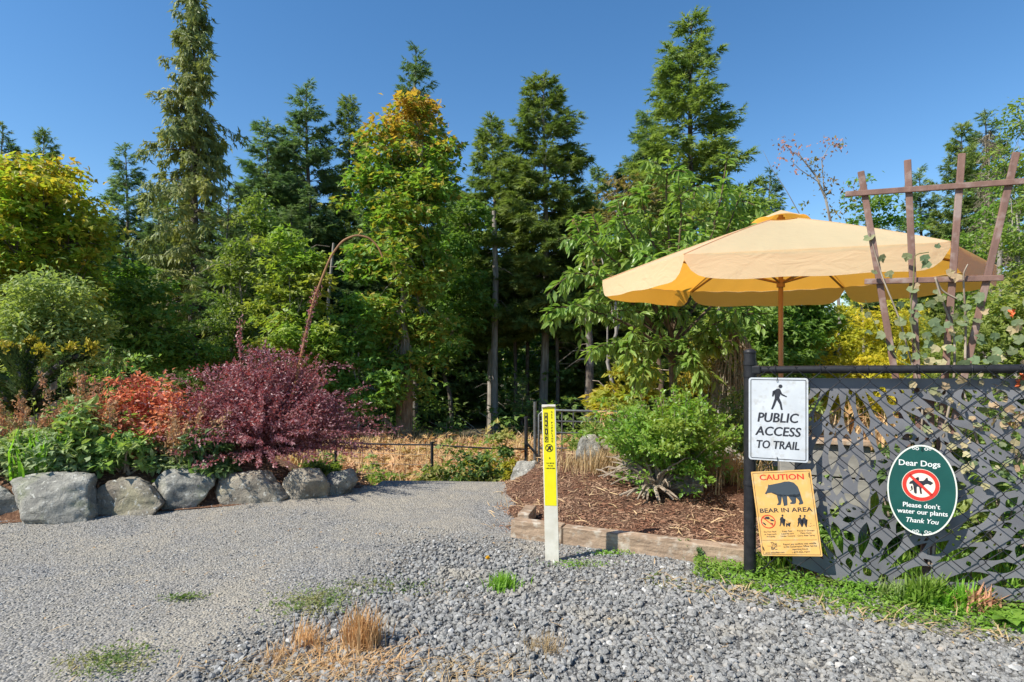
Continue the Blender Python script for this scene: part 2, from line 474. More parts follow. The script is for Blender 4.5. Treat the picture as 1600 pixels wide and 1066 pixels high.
def arching(seed, n, L, spread, leaf, T=KITE, per=45, up=.7, droop=.6, r0=.006, rise=None, sparse=0.1, jit=.5, spreadpow=.7):
    """stems arch out of one base and carry small leaves along their length"""
    r = rng(seed); st = MB(); lf = MB()
    for i in range(n):
        a = r.rand() * 6.283; tilt = spread * r.rand() ** spreadpow
        l = L * (.55 + .5 * r.rand())
        m = 8; s = np.linspace(0, 1, m)
        hd = np.array([np.cos(a), np.sin(a), 0])
        sp = np.sin(tilt); cu = np.cos(tilt)
        pts = hd * (.05 * r.rand()) + hd * (l * sp * (s + .25 * s * s))[:, None]
        pts[:, 2] += l * cu * s * up + l * .12 * s - droop * sp * l * s ** 2.2 * .6
        pts[:, 2] = np.maximum(pts[:, 2], .01 + .05 * s)
        tube(st, pts, np.linspace(r0, r0 * .35, m), 3, cap=False)
        ss = sparse + (1 - sparse) * r.rand(per)
        p = np.stack([np.interp(ss, s, pts[:, c]) for c in range(3)], -1) + r.normal(0, leaf * .35, (per, 3))
        ax = nrm(np.gradient(pts, axis=0)); d = np.stack([np.interp(ss, s, ax[:, c]) for c in range(3)], -1)
        d = d * .6 + r.normal(0, jit, (per, 3))
        scatter(lf, T, p, d, np.array([0, 0, 1.]) + r.normal(0, .5, (per, 3)), leaf * (.6 + .7 * r.rand(per)))
    return st, lf

def bush_meshes(seed, rx, ry, rz, nc, nl, leaf, T=KITE, mats=(TWIG, UNDER), crad=(.1, .2), z0=.0, nst=14, hang=.15, flat=.8):
    """a rounded shrub: stems from the base to leaf clumps"""
    r = rng(seed); st = MB(); lf = MB()
    d = nrm(r.normal(0, 1, (nc, 3))); d[:, 2] = np.abs(d[:, 2]) * 1.1 - .12
    q = .55 + .45 * r.rand(nc)
    q *= 1 + .22 * np.sin(d[:, 0] * 5 + seed) * np.cos(d[:, 1] * 4 + seed * 1.7)
    cen = d * q[:, None] * [rx, ry, rz]; cen[:, 2] += z0
    cen[:, 2] = np.maximum(cen[:, 2], .04)
    for i in r.permutation(nc)[:nst]:
        limb(st, (r.normal(0, rx * .08), r.normal(0, ry * .08), -.03), cen[i], .012 * max(1, rz), .003, r, .08, 4, 5)
    clumps(lf, r, cen, r.uniform(crad[0], crad[1], nc), nl, leaf, T, flat, hang=hang)
    k = nc * nl // 8; ci = r.randint(0, nc, k)
    scatter(lf, T, cen[ci] + r.normal(0, crad[1] * .7, (k, 3)), r.normal(0, 1, (k, 3)) + [0, 0, .3], np.array([0, 0, 1.]) + r.normal(0, .5, (k, 3)), leaf * (.6 + .6 * r.rand(k)))
    return st.mesh('stems', mats[0]), lf.mesh('foliage', mats[1])

def blades(mb, r, pts, length, wid=1.0, lean=.5, mi=0, T=BLADE):
    n = len(pts); a = r.rand(n) * 6.283; l = lean * (r.rand(n) if lean < 2 else .35 + .65 * r.rand(n))
    D = np.stack([np.cos(a) * l, np.sin(a) * l, np.ones(n)], -1)
    N = np.stack([-np.cos(a), -np.sin(a), np.full(n, .3)], -1)
    TT = (np.array(T[0]) * [1, wid, 1], T[1])
    scatter(mb, TT, np.asarray(pts, float), D, N, length * (.5 + .7 * r.rand(n)), mi)

def ico(sub):
    bm = bmesh.new(); bmesh.ops.create_icosphere(bm, subdivisions=sub, radius=1)
    V = np.array([v.co[:] for v in bm.verts]); bm.verts.index_update()
    Fa = np.array([[v.index for v in f.verts] for f in bm.faces]); bm.free()
    return V, Fa

def rock_mesh(seed, sx, sy, sz, mat, sub=5, cuts=15, rough=.055):
    r = rng(seed); V, Fa = ico(sub)
    V = V * (1 / np.abs(V).max(1) ** .35)[:, None]
    for i in range(cuts):
        n = nrm(r.normal(0, 1, 3)); dd = r.uniform(.55, .88)
        e = np.maximum(0, V @ n - dd); V = V - e[:, None] * n * .93
    off = Vector((seed * 3.1, seed * 1.7, 0))
    dn = np.array([noise.fractal(Vector(v) * 1.7 + off, .75, 2.1, 6) + .35 * noise.ridged_multi_fractal(Vector((v[0], v[1], v[2] * 2.2)) * 1.3 + off, .9, 2, 4, 1, 2) for v in V])
    V = V * (1 + rough * 1.6 * (dn - dn.mean()))[:, None]
    V = V * [sx, sy, sz]
    V[:, 2] += sz * .62
    mb = MB(); mb.add(V, Fa)
    return mb.mesh('rock', mat, True)
# ------------------------------------------------------------------ ground, path, beds
def und(x, y):
    return .010 * np.sin(x * 1.7 + y * .8) + .008 * np.sin(y * 2.3 - x * .6 + 1) + .006 * np.sin(x * 4.1 + 2) * np.sin(y * 3.3)

def G(x, y):
    x = np.asarray(x, float); y = np.asarray(y, float)
    return H(x, y) + .02 + und(x, y) * .6

FO = np.array([1.28, 3.10, 0.0]); FA = math.atan2(-.395, .9187)
FU = np.array([math.cos(FA), math.sin(FA), 0]); FN = np.array([math.sin(FA), -math.cos(FA), 0])   # along the fence, towards the camera

def fpx(px, py, off=0.):
    """photograph pixel -> (u, z) in the fence's plane shifted by off towards the camera"""
    d = np.array([(px - 800) / F, 1, -(py - HY) / F]); c = np.array([0, 0, EYE])
    t = (FO + FN * off - c).dot(FN) / d.dot(FN)
    p = c + d * t
    return (p - FO).dot(FU), p[2]

def fw(u, z, off=0.):
    return Vector(FO + FU * u + FN * off) + Vector((0, 0, z))

def field_mat():
    m, nt, b = newmat('field_soil'); b.inputs['Roughness'].default_value = .95
    c = mixc(nt, ramp(nt, noisen(nt, .5, 4), .4, .6), (.10, .075, .045), (.06, .07, .025))
    c = mixc(nt, ramp(nt, noisen(nt, 6, 4), .45, .65), c, (.16, .12, .07))
    nt.links.new(c, b.inputs['Base Color']); bumpn(nt, b, noisen(nt, 8, 5), .6, .05)
    return m

g = MB()
xs = np.concatenate([np.linspace(-900, -40, 14), np.linspace(-36, -9, 22), np.linspace(-8, 8, 60), np.linspace(9, 36, 22), np.linspace(40, 900, 14)])
ys = np.concatenate([np.linspace(-300, -12, 8), np.linspace(-9, 2, 8), np.linspace(2.5, 12, 60), np.linspace(12.8, 40, 34), np.linspace(50, 1200, 14)])
grid_sheet(xs, ys, lambda X, Y: H(X, Y) - .015, g)
tag(g.build('ground', field_mat(), smoothed=True), kind='structure')

def gravel_mat():
    m, nt, b = newmat('compacted_gravel'); b.inputs['Roughness'].default_value = .92; b.inputs['Specular IOR Level'].default_value = .2
    geo = nn(nt, 'ShaderNodeNewGeometry')
    v = nn(nt, 'ShaderNodeTexVoronoi'); v.inputs['Scale'].default_value = 85
    nt.links.new(geo.outputs['Position'], v.inputs['Vector'])
    sep = nn(nt, 'ShaderNodeSeparateColor'); nt.links.new(v.outputs['Color'], sep.inputs[0])
    stone = mixc(nt, sep.outputs[0], (.10, .10, .10), (.31, .30, .28))
    dirt = mixc(nt, ramp(nt, noisen(nt, 25, 4), .35, .65), (.36, .32, .25), (.24, .22, .185))
    f = ramp(nt, noisen(nt, 1.3, 5, .65, dist=.6), .36, .62)
    f2 = nn(nt, 'ShaderNodeMath', operation='MULTIPLY_ADD'); f2.use_clamp = True
    nt.links.new(f, f2.inputs[0]); f2.inputs[1].default_value = .8; nt.links.new(ramp(nt, noisen(nt, 60, 2), .55, .7), f2.inputs[2])
    col = mixc(nt, f2.outputs[0], stone, dirt)
    gap_shade_attr = nn(nt, 'ShaderNodeAttribute', attribute_name='loose')
    col = mixc(nt, gap_shade_attr.outputs['Fac'], col, (.115, .113, .108))  # darker base under the loose stones: shade of their gaps put into the colour
    nt.links.new(col, b.inputs['Base Color'])
    v2 = nn(nt, 'ShaderNodeTexVoronoi'); v2.inputs['Scale'].default_value = 85; nt.links.new(geo.outputs['Position'], v2.inputs['Vector'])
    inv = nn(nt, 'ShaderNodeMath', operation='SUBTRACT'); inv.inputs[0].default_value = 1; nt.links.new(v2.outputs['Distance'], inv.inputs[1])
    ad = nn(nt, 'ShaderNodeMath', operation='ADD'); nt.links.new(inv.outputs[0], ad.inputs[0]); nt.links.new(noisen(nt, 22, 5), ad.inputs[1])
    bumpn(nt, b, ad.outputs[0], .8, .010)
    return m
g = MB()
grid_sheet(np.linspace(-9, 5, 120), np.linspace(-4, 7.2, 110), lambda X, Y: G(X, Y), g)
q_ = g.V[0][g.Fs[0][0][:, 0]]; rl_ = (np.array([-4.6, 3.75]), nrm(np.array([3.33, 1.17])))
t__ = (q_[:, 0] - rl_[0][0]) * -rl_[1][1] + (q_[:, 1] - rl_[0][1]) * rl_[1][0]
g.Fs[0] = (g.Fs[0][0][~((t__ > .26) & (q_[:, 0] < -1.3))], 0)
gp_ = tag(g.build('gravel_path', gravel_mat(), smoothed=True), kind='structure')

STONE = None
def stone_mat():
    m, nt, b = newmat('gravel_stones'); b.inputs['Roughness'].default_value = .85; b.inputs['Specular IOR Level'].default_value = .25
    geo = nn(nt, 'ShaderNodeNewGeometry')
    cr = nn(nt, 'ShaderNodeValToRGB'); nt.links.new(geo.outputs['Random Per Island'], cr.inputs[0])
    e = cr.color_ramp.elements; e[0].position = 0; e[0].color = (.108, .106, .100, 1); e[1].position = .95; e[1].color = (.275, .275, .27, 1)
    for p, c in ((.45, (.17, .168, .16, 1)), (.72, (.22, .216, .205, 1)), (.80, (.27, .245, .205, 1)), (.955, (.33, .325, .31, 1)), (.975, (.55, .54, .51, 1)), (.99, (.36, .29, .22, 1))):
        q = e.new(p); q.color = c
    c = mixc(nt, ramp(nt, noisen(nt, 160, 3), .4, .7), cr.outputs[0], (.31, .305, .285))
    c = mixc(nt, ramp(nt, noisen(nt, 2.2, 4), .56, .72), c, (.30, .27, .215))
    nt.links.new(c, b.inputs['Base Color']); bumpn(nt, b, noisen(nt, 220, 3), .35, .003)
    return m
STONE = stone_mat()
FINE = leafmat('path_grit', (.10, .10, .10), (.38, .37, .34), (.31, .28, .225), 0, 3, .9, spec=.15)
_r = rng(5)
def pxof(x, y, z): return 800 + F * x / y, HY + F * (EYE - z) / y
BX = np.array([0, 260, 380, 440, 560, 680, 760, 800, 900, 1100, 1250, 1400, 1600, 2200])
BY = np.array([1250, 1085, 1020, 985, 905, 862, 838, 838, 862, 895, 912, 950, 985, 1080])
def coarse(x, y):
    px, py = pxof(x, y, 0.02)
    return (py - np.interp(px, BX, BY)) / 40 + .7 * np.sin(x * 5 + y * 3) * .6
def stones(n, x0, x1, y0, y1, rmin, rmax, maskf, name, sub_faces, seed):
    r = rng(seed)
    x = r.uniform(x0, x1, n); y = r.uniform(y0, y1, n)
    k = maskf(x, y, r.rand(n)); x, y = x[k], y[k]
    mb = MB()
    bV, bF = ico(1)
    var = r.randint(0, 8, len(x)); rad_ = rmin + (rmax - rmin) * r.rand(len(x)) ** 2.6
    if sub_faces == 20: rad_ = rad_ * (.42 + .58 * smooth((coarse(x, y) + 1.5) / 2.6))
    for q in range(8):
        if sub_faces == 20: V = bV * (1 + r.uniform(-.38, .34, (len(bV), 1))); Fa = bF
        else:
            V = np.array([[1, 0, 0], [-1, 0, 0], [0, 1, 0], [0, -1, 0], [0, 0, 1], [0, 0, -1.]]) * (1 + r.uniform(-.3, .3, (6, 1)))
            Fa = np.array([[0, 2, 4], [2, 1, 4], [1, 3, 4], [3, 0, 4], [2, 0, 5], [1, 2, 5], [3, 1, 5], [0, 3, 5]])
        s = var == q; m = s.sum()
        zz = G(x[s], y[s]) + rad_[s] * r.uniform(.05, .75, m)
        D = r.normal(0, 1, (m, 3)); N = np.array([0, 0, 1.]) + r.normal(0, .45, (m, 3))
        scatter(mb, (V * [1.25, .92, .72], Fa), np.stack([x[s], y[s], zz], -1), D * [1, 1, .3], N, rad_[s])
    o = mb.build(name, STONE); tag(o, kind='stuff')
    return o
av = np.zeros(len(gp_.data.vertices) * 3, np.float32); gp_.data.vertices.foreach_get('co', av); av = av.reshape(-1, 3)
gap_shade = smooth((coarse(av[:, 0], np.maximum(av[:, 1], .3)) + .6) / 1.6) * (av[:, 1] > .6)  # mask for the shade painted between the loose stones
gp_.data.attributes.new('loose', 'FLOAT', 'POINT').data.foreach_set('value', gap_shade.astype(np.float32))
def bedfree(x, y):     # outside the mulch bed and in front of the fence
    u = (x - FO[0]) * FU[0] + (y - FO[1]) * FU[1]; off = (x - FO[0]) * FN[0] + (y - FO[1]) * FN[1]
    return np.where(u < -.06, off > -.085, off > .04)
tag(stones(115000, -3.2, 3.2, 1.5, 4.5, .0045, .0165, lambda x, y, q: (coarse(x, y) > q ** .6 * 3.2 - 2.2) & bedfree(x, y), 'coarse_gravel', 20, 11), 'loose grey crushed stone spread over the near ground', None, None, 'stuff')
tag(stones(20000, -1.6, 3.2, .75, 1.5, .006, .0165, lambda x, y, q: (coarse(x, y) > 0) & bedfree(x, y), 'coarse_gravel', 20, 13), kind='stuff')
STONE = FINE
tag(stones(110000, -5.2, 1.6, 1.7, 5.9, .002, .0066, lambda x, y, q: (coarse(x, y) < .9) & bedfree(x, y) & (np.sin(x * 2.1 + 1.3 * np.sin(y * 1.7)) * np.sin(y * 2.7 + np.sin(x * 1.3)) > q * 2 - 1.75), 'fine_gravel', 8, 12), 'fine grey grit scattered over the compacted path', None, None, 'stuff')

# mulch bed on the right, behind the timber edging
def mulch_z(x, y):
    yf = 3.83 - .395 / .9187 * (x - .0)
    t = np.clip(y - yf, 0, 4)
    z = .095 + .10 * smooth(t / 1.6) + .07 * smooth((t - .8) / 1.5)
    z = z * smooth((x + .13 + .05 * np.sin(y * 5)) / .62) - .02 * (x < -.13) + .018 * np.sin(x * 9 + y * 4) * np.sin(y * 8) * .6
    drop = smooth((y - 5.6) / 1.2)
    return np.maximum(z * (1 - drop), -.2) + np.minimum(0, H(x, y)) + .0
MULCH = pmat('bark_mulch_soil', (.135, .068, .042), (.085, .045, .03), 9, .95, .1, 1.0, 45, .03, c3=(.24, .15, .10), s3=70)
g = MB()
X, T = np.meshgrid(np.linspace(-.16, 1.75, 70), np.linspace(0, 1, 70), indexing='ij')
Y0 = 3.865 - .43 * np.maximum(X, -.05) + .45 * np.clip(.0 - X, 0, 1)
Y = Y0 + T * (7.0 - Y0)
V = np.stack([X, Y, mulch_z(X, Y)], -1).reshape(-1, 3)
i = np.arange(69)[:, None] * 70; j = np.arange(69)[None]
g.add(V, np.stack([i + j, i + 70 + j, i + 71 + j, i + j + 1], -1).reshape(-1, 4))
tag(g.build('mulch_bed', MULCH, smoothed=True), kind='structure')
# chips and straw on it
CHIP = leafmat('mulch_chips', (.12, .055, .033), (.22, .115, .07), (.30, .20, .13), 0, 5, .9, spec=.1)
r = rng(21); n = 14000
x = r.uniform(-.16, 1.6, n); y = 3.80 - .43 * np.maximum(x, -.05) + .04 + (2.2 * r.rand(n) ** 1.3)
mb = MB()
D = r.normal(0, 1, (n, 3)) * [1, 1, .22]; N = np.array([0, 0, 1.]) + r.normal(0, .5, (n, 3))
scatter(mb, ([(0, .16, 0), (0, -.14, 0), (1, .1, .04), (1, -.16, .02), (.5, 0, .16)], [(0, 1, 4), (1, 3, 4), (3, 2, 4), (2, 0, 4)]), np.stack([x, y, mulch_z(x, y) + .004], -1), D, N, .008 + .030 * r.rand(n) ** 2)
n = 500; x = r.uniform(-.3, 1.6, n); y = 3.9 - .43 * np.maximum(x, -.05) + 2.0 * r.rand(n)
scatter(mb, ([(0, .03, 0), (0, -.03, 0), (.5, .03, .12), (.5, -.03, .12), (1, 0, .02)], BLADE[1]), np.stack([x, y, mulch_z(x, y) + .012], -1), r.normal(0, 1, (n, 3)) * [1, 1, .15], np.array([0, 0, 1.]) + r.normal(0, .6, (n, 3)), .04 + .10 * r.rand(n) ** 2, 1)
STRAW = leafmat('dry_straw', (.52, .40, .24), (.40, .27, .14), (.50, .34, .18), .2, 3, .8, tcol=(1.1, 1, .8))
tag(mb.build('mulch_chips', [CHIP, STRAW]), kind='stuff')

# timber edging
WOOD = pmat('weathered_timber', (.40, .29, .20), (.22, .155, .105), 9, .9, .12, .9, 26, .010, stretch=(.8, .8, 6), c3=(.46, .40, .32), s3=16)
edge = thing('timber_edging', 'weathered tan landscape timbers edging the front of the mulch bed', 'timber edging', (0.02, 3.80, 0))
ER = Matrix.Rotation(FA, 3, 'Z')
def timber(u0, u1, zt, back=0., name='timber'):
    mb = MB()
    L = u1 - u0
    V, Fa = bevbox((0, 0, 0), (L, .085, .16), .006)
    r = rng(int(u1 * 100)); V = V + r.normal(0, .0012, V.shape)
    V = V @ np.array(ER).T
    mb.add(V + np.array(ER @ Vector(((u0 + u1) / 2, back, zt - .08))), Fa)
    return mb.build(name, WOOD, edge)
timber(-.012, .335, .132); timber(.343, 1.42, .126)
mb = MB(); V, Fa = bevbox((0, 0, 0), (.08, .24, .13), .006)
V = V @ np.array(Matrix.Rotation(rad(-14), 3, 'Z')).T
mb.add(V + [.085, .19, .078], Fa); mb.build('timber', WOOD, edge)

# garden ground behind the privacy screen
LAWN = pmat('garden_lawn', (.10, .17, .03), (.14, .19, .04), 2, .9, .1, .7, 40, .03, c3=(.14, .10, .06), s3=4)
g = MB()
a = [FO + FU * u - FN * o + np.array([0, 0, .04]) for u in (-.05, 4.0) for o in (.02, 3.4)]
g.add(a, [(0, 2, 3, 1)])
tag(g.build('lawn', LAWN), kind='structure')

# left garden bed behind the boulders
RL0 = np.array([-4.6, 3.75]); RL1 = np.array([-1.27, 4.92])
RD = (RL1 - RL0) / np.linalg.norm(RL1 - RL0); RN = np.array([-RD[1], RD[0]])     # along the boulder row, away from the camera
def bed_z(s, t):
    L = np.linalg.norm(RL1 - RL0)
    return (.02 + .22 * smooth((t - .05) / .3) + .12 * smooth(t / .9) + .02 * np.sin(s * 5) * np.sin(t * 6)) * smooth((L - .10 - s - .50 * np.clip(t - .1, 0, 2)) / .6)
def bedpt(x, y):
    q = np.array([x, y]) - RL0; s = q.dot(RD); t = q.dot(RN)
    return float(bed_z(s, t)) + min(0., h(x, y))
SOIL = pmat('bed_mulch', (.16, .085, .05), (.10, .055, .036), 8, .95, .1, .9, 40, .03, c3=(.33, .20, .12), s3=40)
g = MB()
ss = np.linspace(-3.5, 3.55, 60); tt = np.linspace(-.02, 2.6, 30)
SS, TT = np.meshgrid(ss, tt, indexing='ij')
XY = RL0 + SS[..., None] * RD + TT[..., None] * RN
V = np.concatenate([XY, (bed_z(SS, TT) + H(XY[..., 0], XY[..., 1]))[..., None]], -1).reshape(-1, 3)
i = np.arange(59)[:, None] * 30; j = np.arange(29)[None]
g.add(V, np.stack([i + j, i + 30 + j, i + 31 + j, i + j + 1], -1).reshape(-1, 4))
tag(g.build('garden_bed', SOIL, smoothed=True), kind='structure')
r = rng(8); mb = MB(); n = 3500
s_ = r.uniform(0, 3.6, n); t_ = r.uniform(.2, 1.2, n); xy = RL0 + s_[:, None] * RD + t_[:, None] * RN
scatter(mb, ([(0, .16, 0), (0, -.14, 0), (1, .1, .04), (1, -.16, .02), (.5, 0, .16)], [(0, 1, 4), (1, 3, 4), (3, 2, 4), (2, 0, 4)]), np.concatenate([xy, bed_z(s_, t_)[:, None] + .006], -1), r.normal(0, 1, (n, 3)) * [1, 1, .2], np.array([0, 0, 1.]) + r.normal(0, .5, (n, 3)), .015 + .045 * r.rand(n) ** 2)
tag(mb.build('bed_litter', [CHIP]), kind='stuff')

# fallen leaves and bits on the gravel
LIT = leafmat('fallen_leaves', (.38, .24, .11), (.30, .17, .09), (.46, .34, .18), .2, 8, .8, tcol=(1.1, 1, .8))
r = rng(71); n = 420; x = r.uniform(-2.6, 3.0, n); y = 1.7 + 3.3 * r.rand(n); k = bedfree(x, y); x, y = x[k], y[k]; mb = MB()
scatter(mb, KITE, np.stack([x, y, G(x, y) + .014], -1), r.normal(0, 1, (len(x), 3)) * [1, 1, .15], np.array([0, 0, 1.]) + r.normal(0, .4, (len(x), 3)), .010 + .018 * r.rand(len(x)) ** 2)
n = 160; x = r.uniform(-2.0, 3.0, n); y = 1.8 + 2.6 * r.rand(n); k = bedfree(x, y); x, y = x[k], y[k]
scatter(mb, ([(0, .03, 0), (0, -.03, 0), (.5, .03, .06), (.5, -.03, .06), (1, 0, .0)], BLADE[1]), np.stack([x, y, G(x, y) + .016], -1), r.normal(0, 1, (len(x), 3)) * [1, 1, .08], np.array([0, 0, 1.]) + r.normal(0, .3, (len(x), 3)), .03 + .06 * r.rand(len(x)) ** 2, 1)
tag(mb.build('leaf_litter', [LIT, STRAW]), kind='stuff')
# ------------------------------------------------------------------ chain link fence, screen, signs, trellis
BLACK = pmat('black_vinyl', (.013, .013, .015), (.022, .022, .024), 30, .45, .28, .15, 90, .002)
WIREM = pmat('black_vinyl_wire', (.014, .015, .019), None, rough=.5, spec=.3)
fence = thing('chain_link_fence', 'black chain link fence with round post carrying the signs', 'fence', FO, FA)
mb = MB()
tube(mb, [(0, 0, -.12), (0, 0, 1.215)], .031, 20)
for z in (1.10, 1.165, .52, .05): tube(mb, [(0, 0, z - .011), (0, 0, z + .011)], .0345, 20)
V, Fa = ico(3); V = V[:, :] * [.033, .033, .022] + [0, 0, 1.222]; mb.add(V, Fa)
mb.build('post', BLACK, fence, True)
mb = MB(); tube(mb, [(0, 0, -.1), (0, 0, 1.2)], .031, 16); V, Fa = ico(3); mb.add(V * [.033, .033, .022] + [0, 0, 1.21], Fa)
o = mb.build('post', BLACK, fence, True); o.location = (3.0, 0, 0)
mb = MB(); us = np.linspace(.03, 3.0, 24)
tube(mb, [(u, 0.0, 1.128 + .012 * u) for u in us], .0205, 14); mb.build('top_rail', BLACK, fence, True)
mb = MB(); V, Fa = bevbox((.03, -.004, 1.128), (.05, .05, .05), .01); mb.add(V, Fa); mb.build('rail_bracket', BLACK, fence)
pitch = .066; half = pitch / 2; nrow = 17
me2 = []
for q in (0, 1):
    pts = []
    for k in range(nrow + 1):
        z = .03 + k * half * 1.96
        s = 1 if (k + q) % 2 else -1
        for e in (-1, 0, 1):
            f = .3 * e
            pts.append((s * half * (1.06 - abs(e) * .26), (.0035 if e < 0 else -.0035 if e > 0 else 0) * s, z + f * half))
    mb = MB(); tube(mb, pts, .0023, 5); me2.append(mb.mesh('wire', WIREM, True))
for i in range(44):
    o = bpy.data.objects.new('wire', me2[i % 2]); C.objects.link(o); o.parent = fence
    o.location = (.058 + i * pitch, -.020, .006 + .010 * i * pitch)
mb = MB()
for k in range(14):
    u = .12 + k * .21
    ph = np.linspace(0, 6.28, 14)
    tube(mb, np.stack([u + .004 * np.sin(ph * .5), -.002 + .0245 * np.cos(ph), 1.128 + .012 * u + .0245 * np.sin(ph)], -1), .0022, 4, cap=False)
tag(mb.build('wire_tie', WIREM, fence), kind='stuff')

# privacy screen: one grey sheet with leaf-shaped openings cut through it
u0 = fpx(1238, 880, -.05)[0]; us1 = 3.0
cu = bpy.data.curves.new('screen', 'CURVE'); cu.dimensions = '2D'; cu.fill_mode = 'BOTH'; cu.extrude = .0015
def poly2(pts):
    sp = cu.splines.new('POLY'); sp.points.add(len(pts) - 1); sp.use_cyclic_u = True
    for p, q in zip(sp.points, pts): p.co = (q[0], q[1], 0, 1)
ztop = 1.085
poly2([(u0, .10), (u0 + .25, .03), (u0 + .6, .0), (us1, .0), (us1, ztop + .03), (u0 + .02, ztop)])
r = rng(77)
occ = np.zeros((900, 420), bool)
def cell(p): return ((p[:, 0] - u0) * 260).astype(int) + 20, ((p[:, 1]) * 260).astype(int) + 20
def teardrop(c, a, L, w):
    t = np.linspace(0, 1, 13); y = w * np.sin(np.pi * t ** 1.35) ** .9
    x = t * L
    pts = np.concatenate([np.stack([x, y], -1), np.stack([x[::-1], -y[::-1]], -1)[1:-1]])
    ca, sa = math.cos(a), math.sin(a)
    return np.stack([c[0] + pts[:, 0] * ca - pts[:, 1] * sa, c[1] + pts[:, 0] * sa + pts[:, 1] * ca], -1)
def try_hole(c, a, L, w):
    q = np.concatenate([teardrop(c, a, L, w * f) for f in (1, .8, .6, .4, .2)])
    if q[:, 0].min() < u0 + .035 or q[:, 0].max() > us1 - .03 or q[:, 1].min() < .06 + max(0, .1 - (q[:, 0].min() - u0) * .3) or q[:, 1].max() > ztop - .022: return False
    ix, iz = cell(q)
    for dx in (-1, 0, 1):
        for dz in (-1, 0, 1):
            if occ[ix + dx, iz + dz].any(): return False
    occ[ix, iz] = True
    poly2(teardrop(c, a, L, w)); return True
foci = [fpx(1318, 560, -.05), fpx(1335, 925, -.05), fpx(1600, 768, -.05), fpx(1500, 560, -.05), fpx(1230, 740, -.05), fpx(1560, 960, -.05), (1.95, 1.0), (2.3, .1), (2.6, .6)]
for fi, fc in enumerate(foci):
    for ring, (r0_, L) in enumerate(((.03, .14), (.18, .19), (.38, .18), (.57, .14), (.72, .10))):
        n = int(6.283 * (r0_ + .55 * L) / .058); a0 = r.rand() * 6.28
        for k in range(n):
            a = a0 + k / n * 6.283 + r.normal(0, .04)
            rr = r0_ + r.uniform(-.02, .012)
            for tryL in (1, .7, .45):
                l = L * tryL * r.uniform(.9, 1.25)
                if try_hole((fc[0] + rr * math.cos(a), fc[1] + rr * math.sin(a)), a, l, min(.0245, l * .3) * r.uniform(.85, 1.1)): break
for k in range(6000):
    c = (r.uniform(u0 + .03, us1), r.uniform(.05, ztop - .04)); j = min(range(len(foci)), key=lambda q: (foci[q][0] - c[0]) ** 2 + (foci[q][1] - c[1]) ** 2)
    a = math.atan2(c[1] - foci[j][1], c[0] - foci[j][0]) + r.normal(0, .25)
    l = r.uniform(.05, .13) if k < 1500 else r.uniform(.018, .09) if k < 3500 else r.uniform(.015, .035); try_hole(c, a, l, l * r.uniform(.22, .36))
co = bpy.data.objects.new('tmp', cu); C.objects.link(co)
dg = bpy.context.evaluated_depsgraph_get()
me = bpy.data.meshes.new_from_object(co.evaluated_get(dg)); bpy.data.objects.remove(co)
V = np.zeros(len(me.vertices) * 3, np.float32); me.vertices.foreach_get('co', V); V = V.reshape(-1, 3)
V = np.stack([V[:, 0], V[:, 2], V[:, 1]], -1)
me.vertices.foreach_set('co', V.ravel()); me.flip_normals(); me.update()
SCREEN = pmat('grey_screen_sheet', (.18, .18, .19), (.125, .125, .135), 5, .55, .35, .1, 50, .003)
me.materials.clear(); me.materials.append(SCREEN)
scr = bpy.data.objects.new('privacy_screen', me); C.objects.link(scr); scr.location = FO - FN * .05; scr.rotation_euler = (0, 0, FA)
tag(scr, 'grey privacy screen with cut out leaf shapes behind the chain link', 'privacy screen')

# ---- print on the signs
INK = pmat('black_print', (.03, .032, .04), None, rough=.6)
WHITEP = pmat('white_print', (.78, .78, .74), None, rough=.5)
REDP = pmat('red_print', (.62, .045, .03), None, rough=.5)
CREAM = pmat('cream_print', (.80, .72, .58), None, rough=.5)
def homog(src, w, hh):
    """maps a picture quad (tl, tr, br, bl) to a w x hh rectangle centred on the origin"""
    dst = [(-w / 2, hh / 2), (w / 2, hh / 2), (w / 2, -hh / 2), (-w / 2, -hh / 2)]
    A = []; b = []
    for (x, y), (X, Y) in zip(src, dst):
        A += [[x, y, 1, 0, 0, 0, -X * x, -X * y], [0, 0, 0, x, y, 1, -Y * x, -Y * y]]; b += [X, Y]
    q = np.append(np.linalg.solve(np.array(A, float), np.array(b, float)), 1).reshape(3, 3)
    def f(x, y):
        v = q @ np.array([x, y, 1.]); return v[0] / v[2], v[1] / v[2]
    return f
def flat(name, polys, y, mat, parent):
    bm = bmesh.new()
    for p in polys:
        try: bm.faces.new([bm.verts.new((a, y, b)) for a, b in p])
        except ValueError: pass
    bmesh.ops.triangulate(bm, faces=bm.faces[:], ngon_method='EAR_CLIP')
    me = bpy.data.meshes.new(name); bm.to_mesh(me); bm.free(); me.materials.append(mat)
    o = bpy.data.objects.new(name, me); C.objects.link(o); o.parent = parent
    return o
def circ(cx, cz, rx, rz=None, n=28): return [(cx + rx * math.cos(a / n * 6.28319), cz + (rz or rx) * math.sin(a / n * 6.28319)) for a in range(n)]
def ringq(cx, cz, ro, ri, n=36, k=1.):
    out = []
    for a in range(n):
        t0 = a / n * 6.28319; t1 = (a + 1) / n * 6.28319
        out.append([(cx + ro * math.cos(t0), cz + k * ro * math.sin(t0)), (cx + ro * math.cos(t1), cz + k * ro * math.sin(t1)), (cx + ri * math.cos(t1), cz + k * ri * math.sin(t1)), (cx + ri * math.cos(t0), cz + k * ri * math.sin(t0))])
    return out
def bar(x0, z0, x1, z1, w):
    dx, dz = x1 - x0, z1 - z0; l = math.hypot(dx, dz) or 1; nx, nz = -dz / l * w / 2, dx / l * w / 2
    return [(x0 + nx, z0 + nz), (x1 + nx, z1 + nz), (x1 - nx, z1 - nz), (x0 - nx, z0 - nz)]
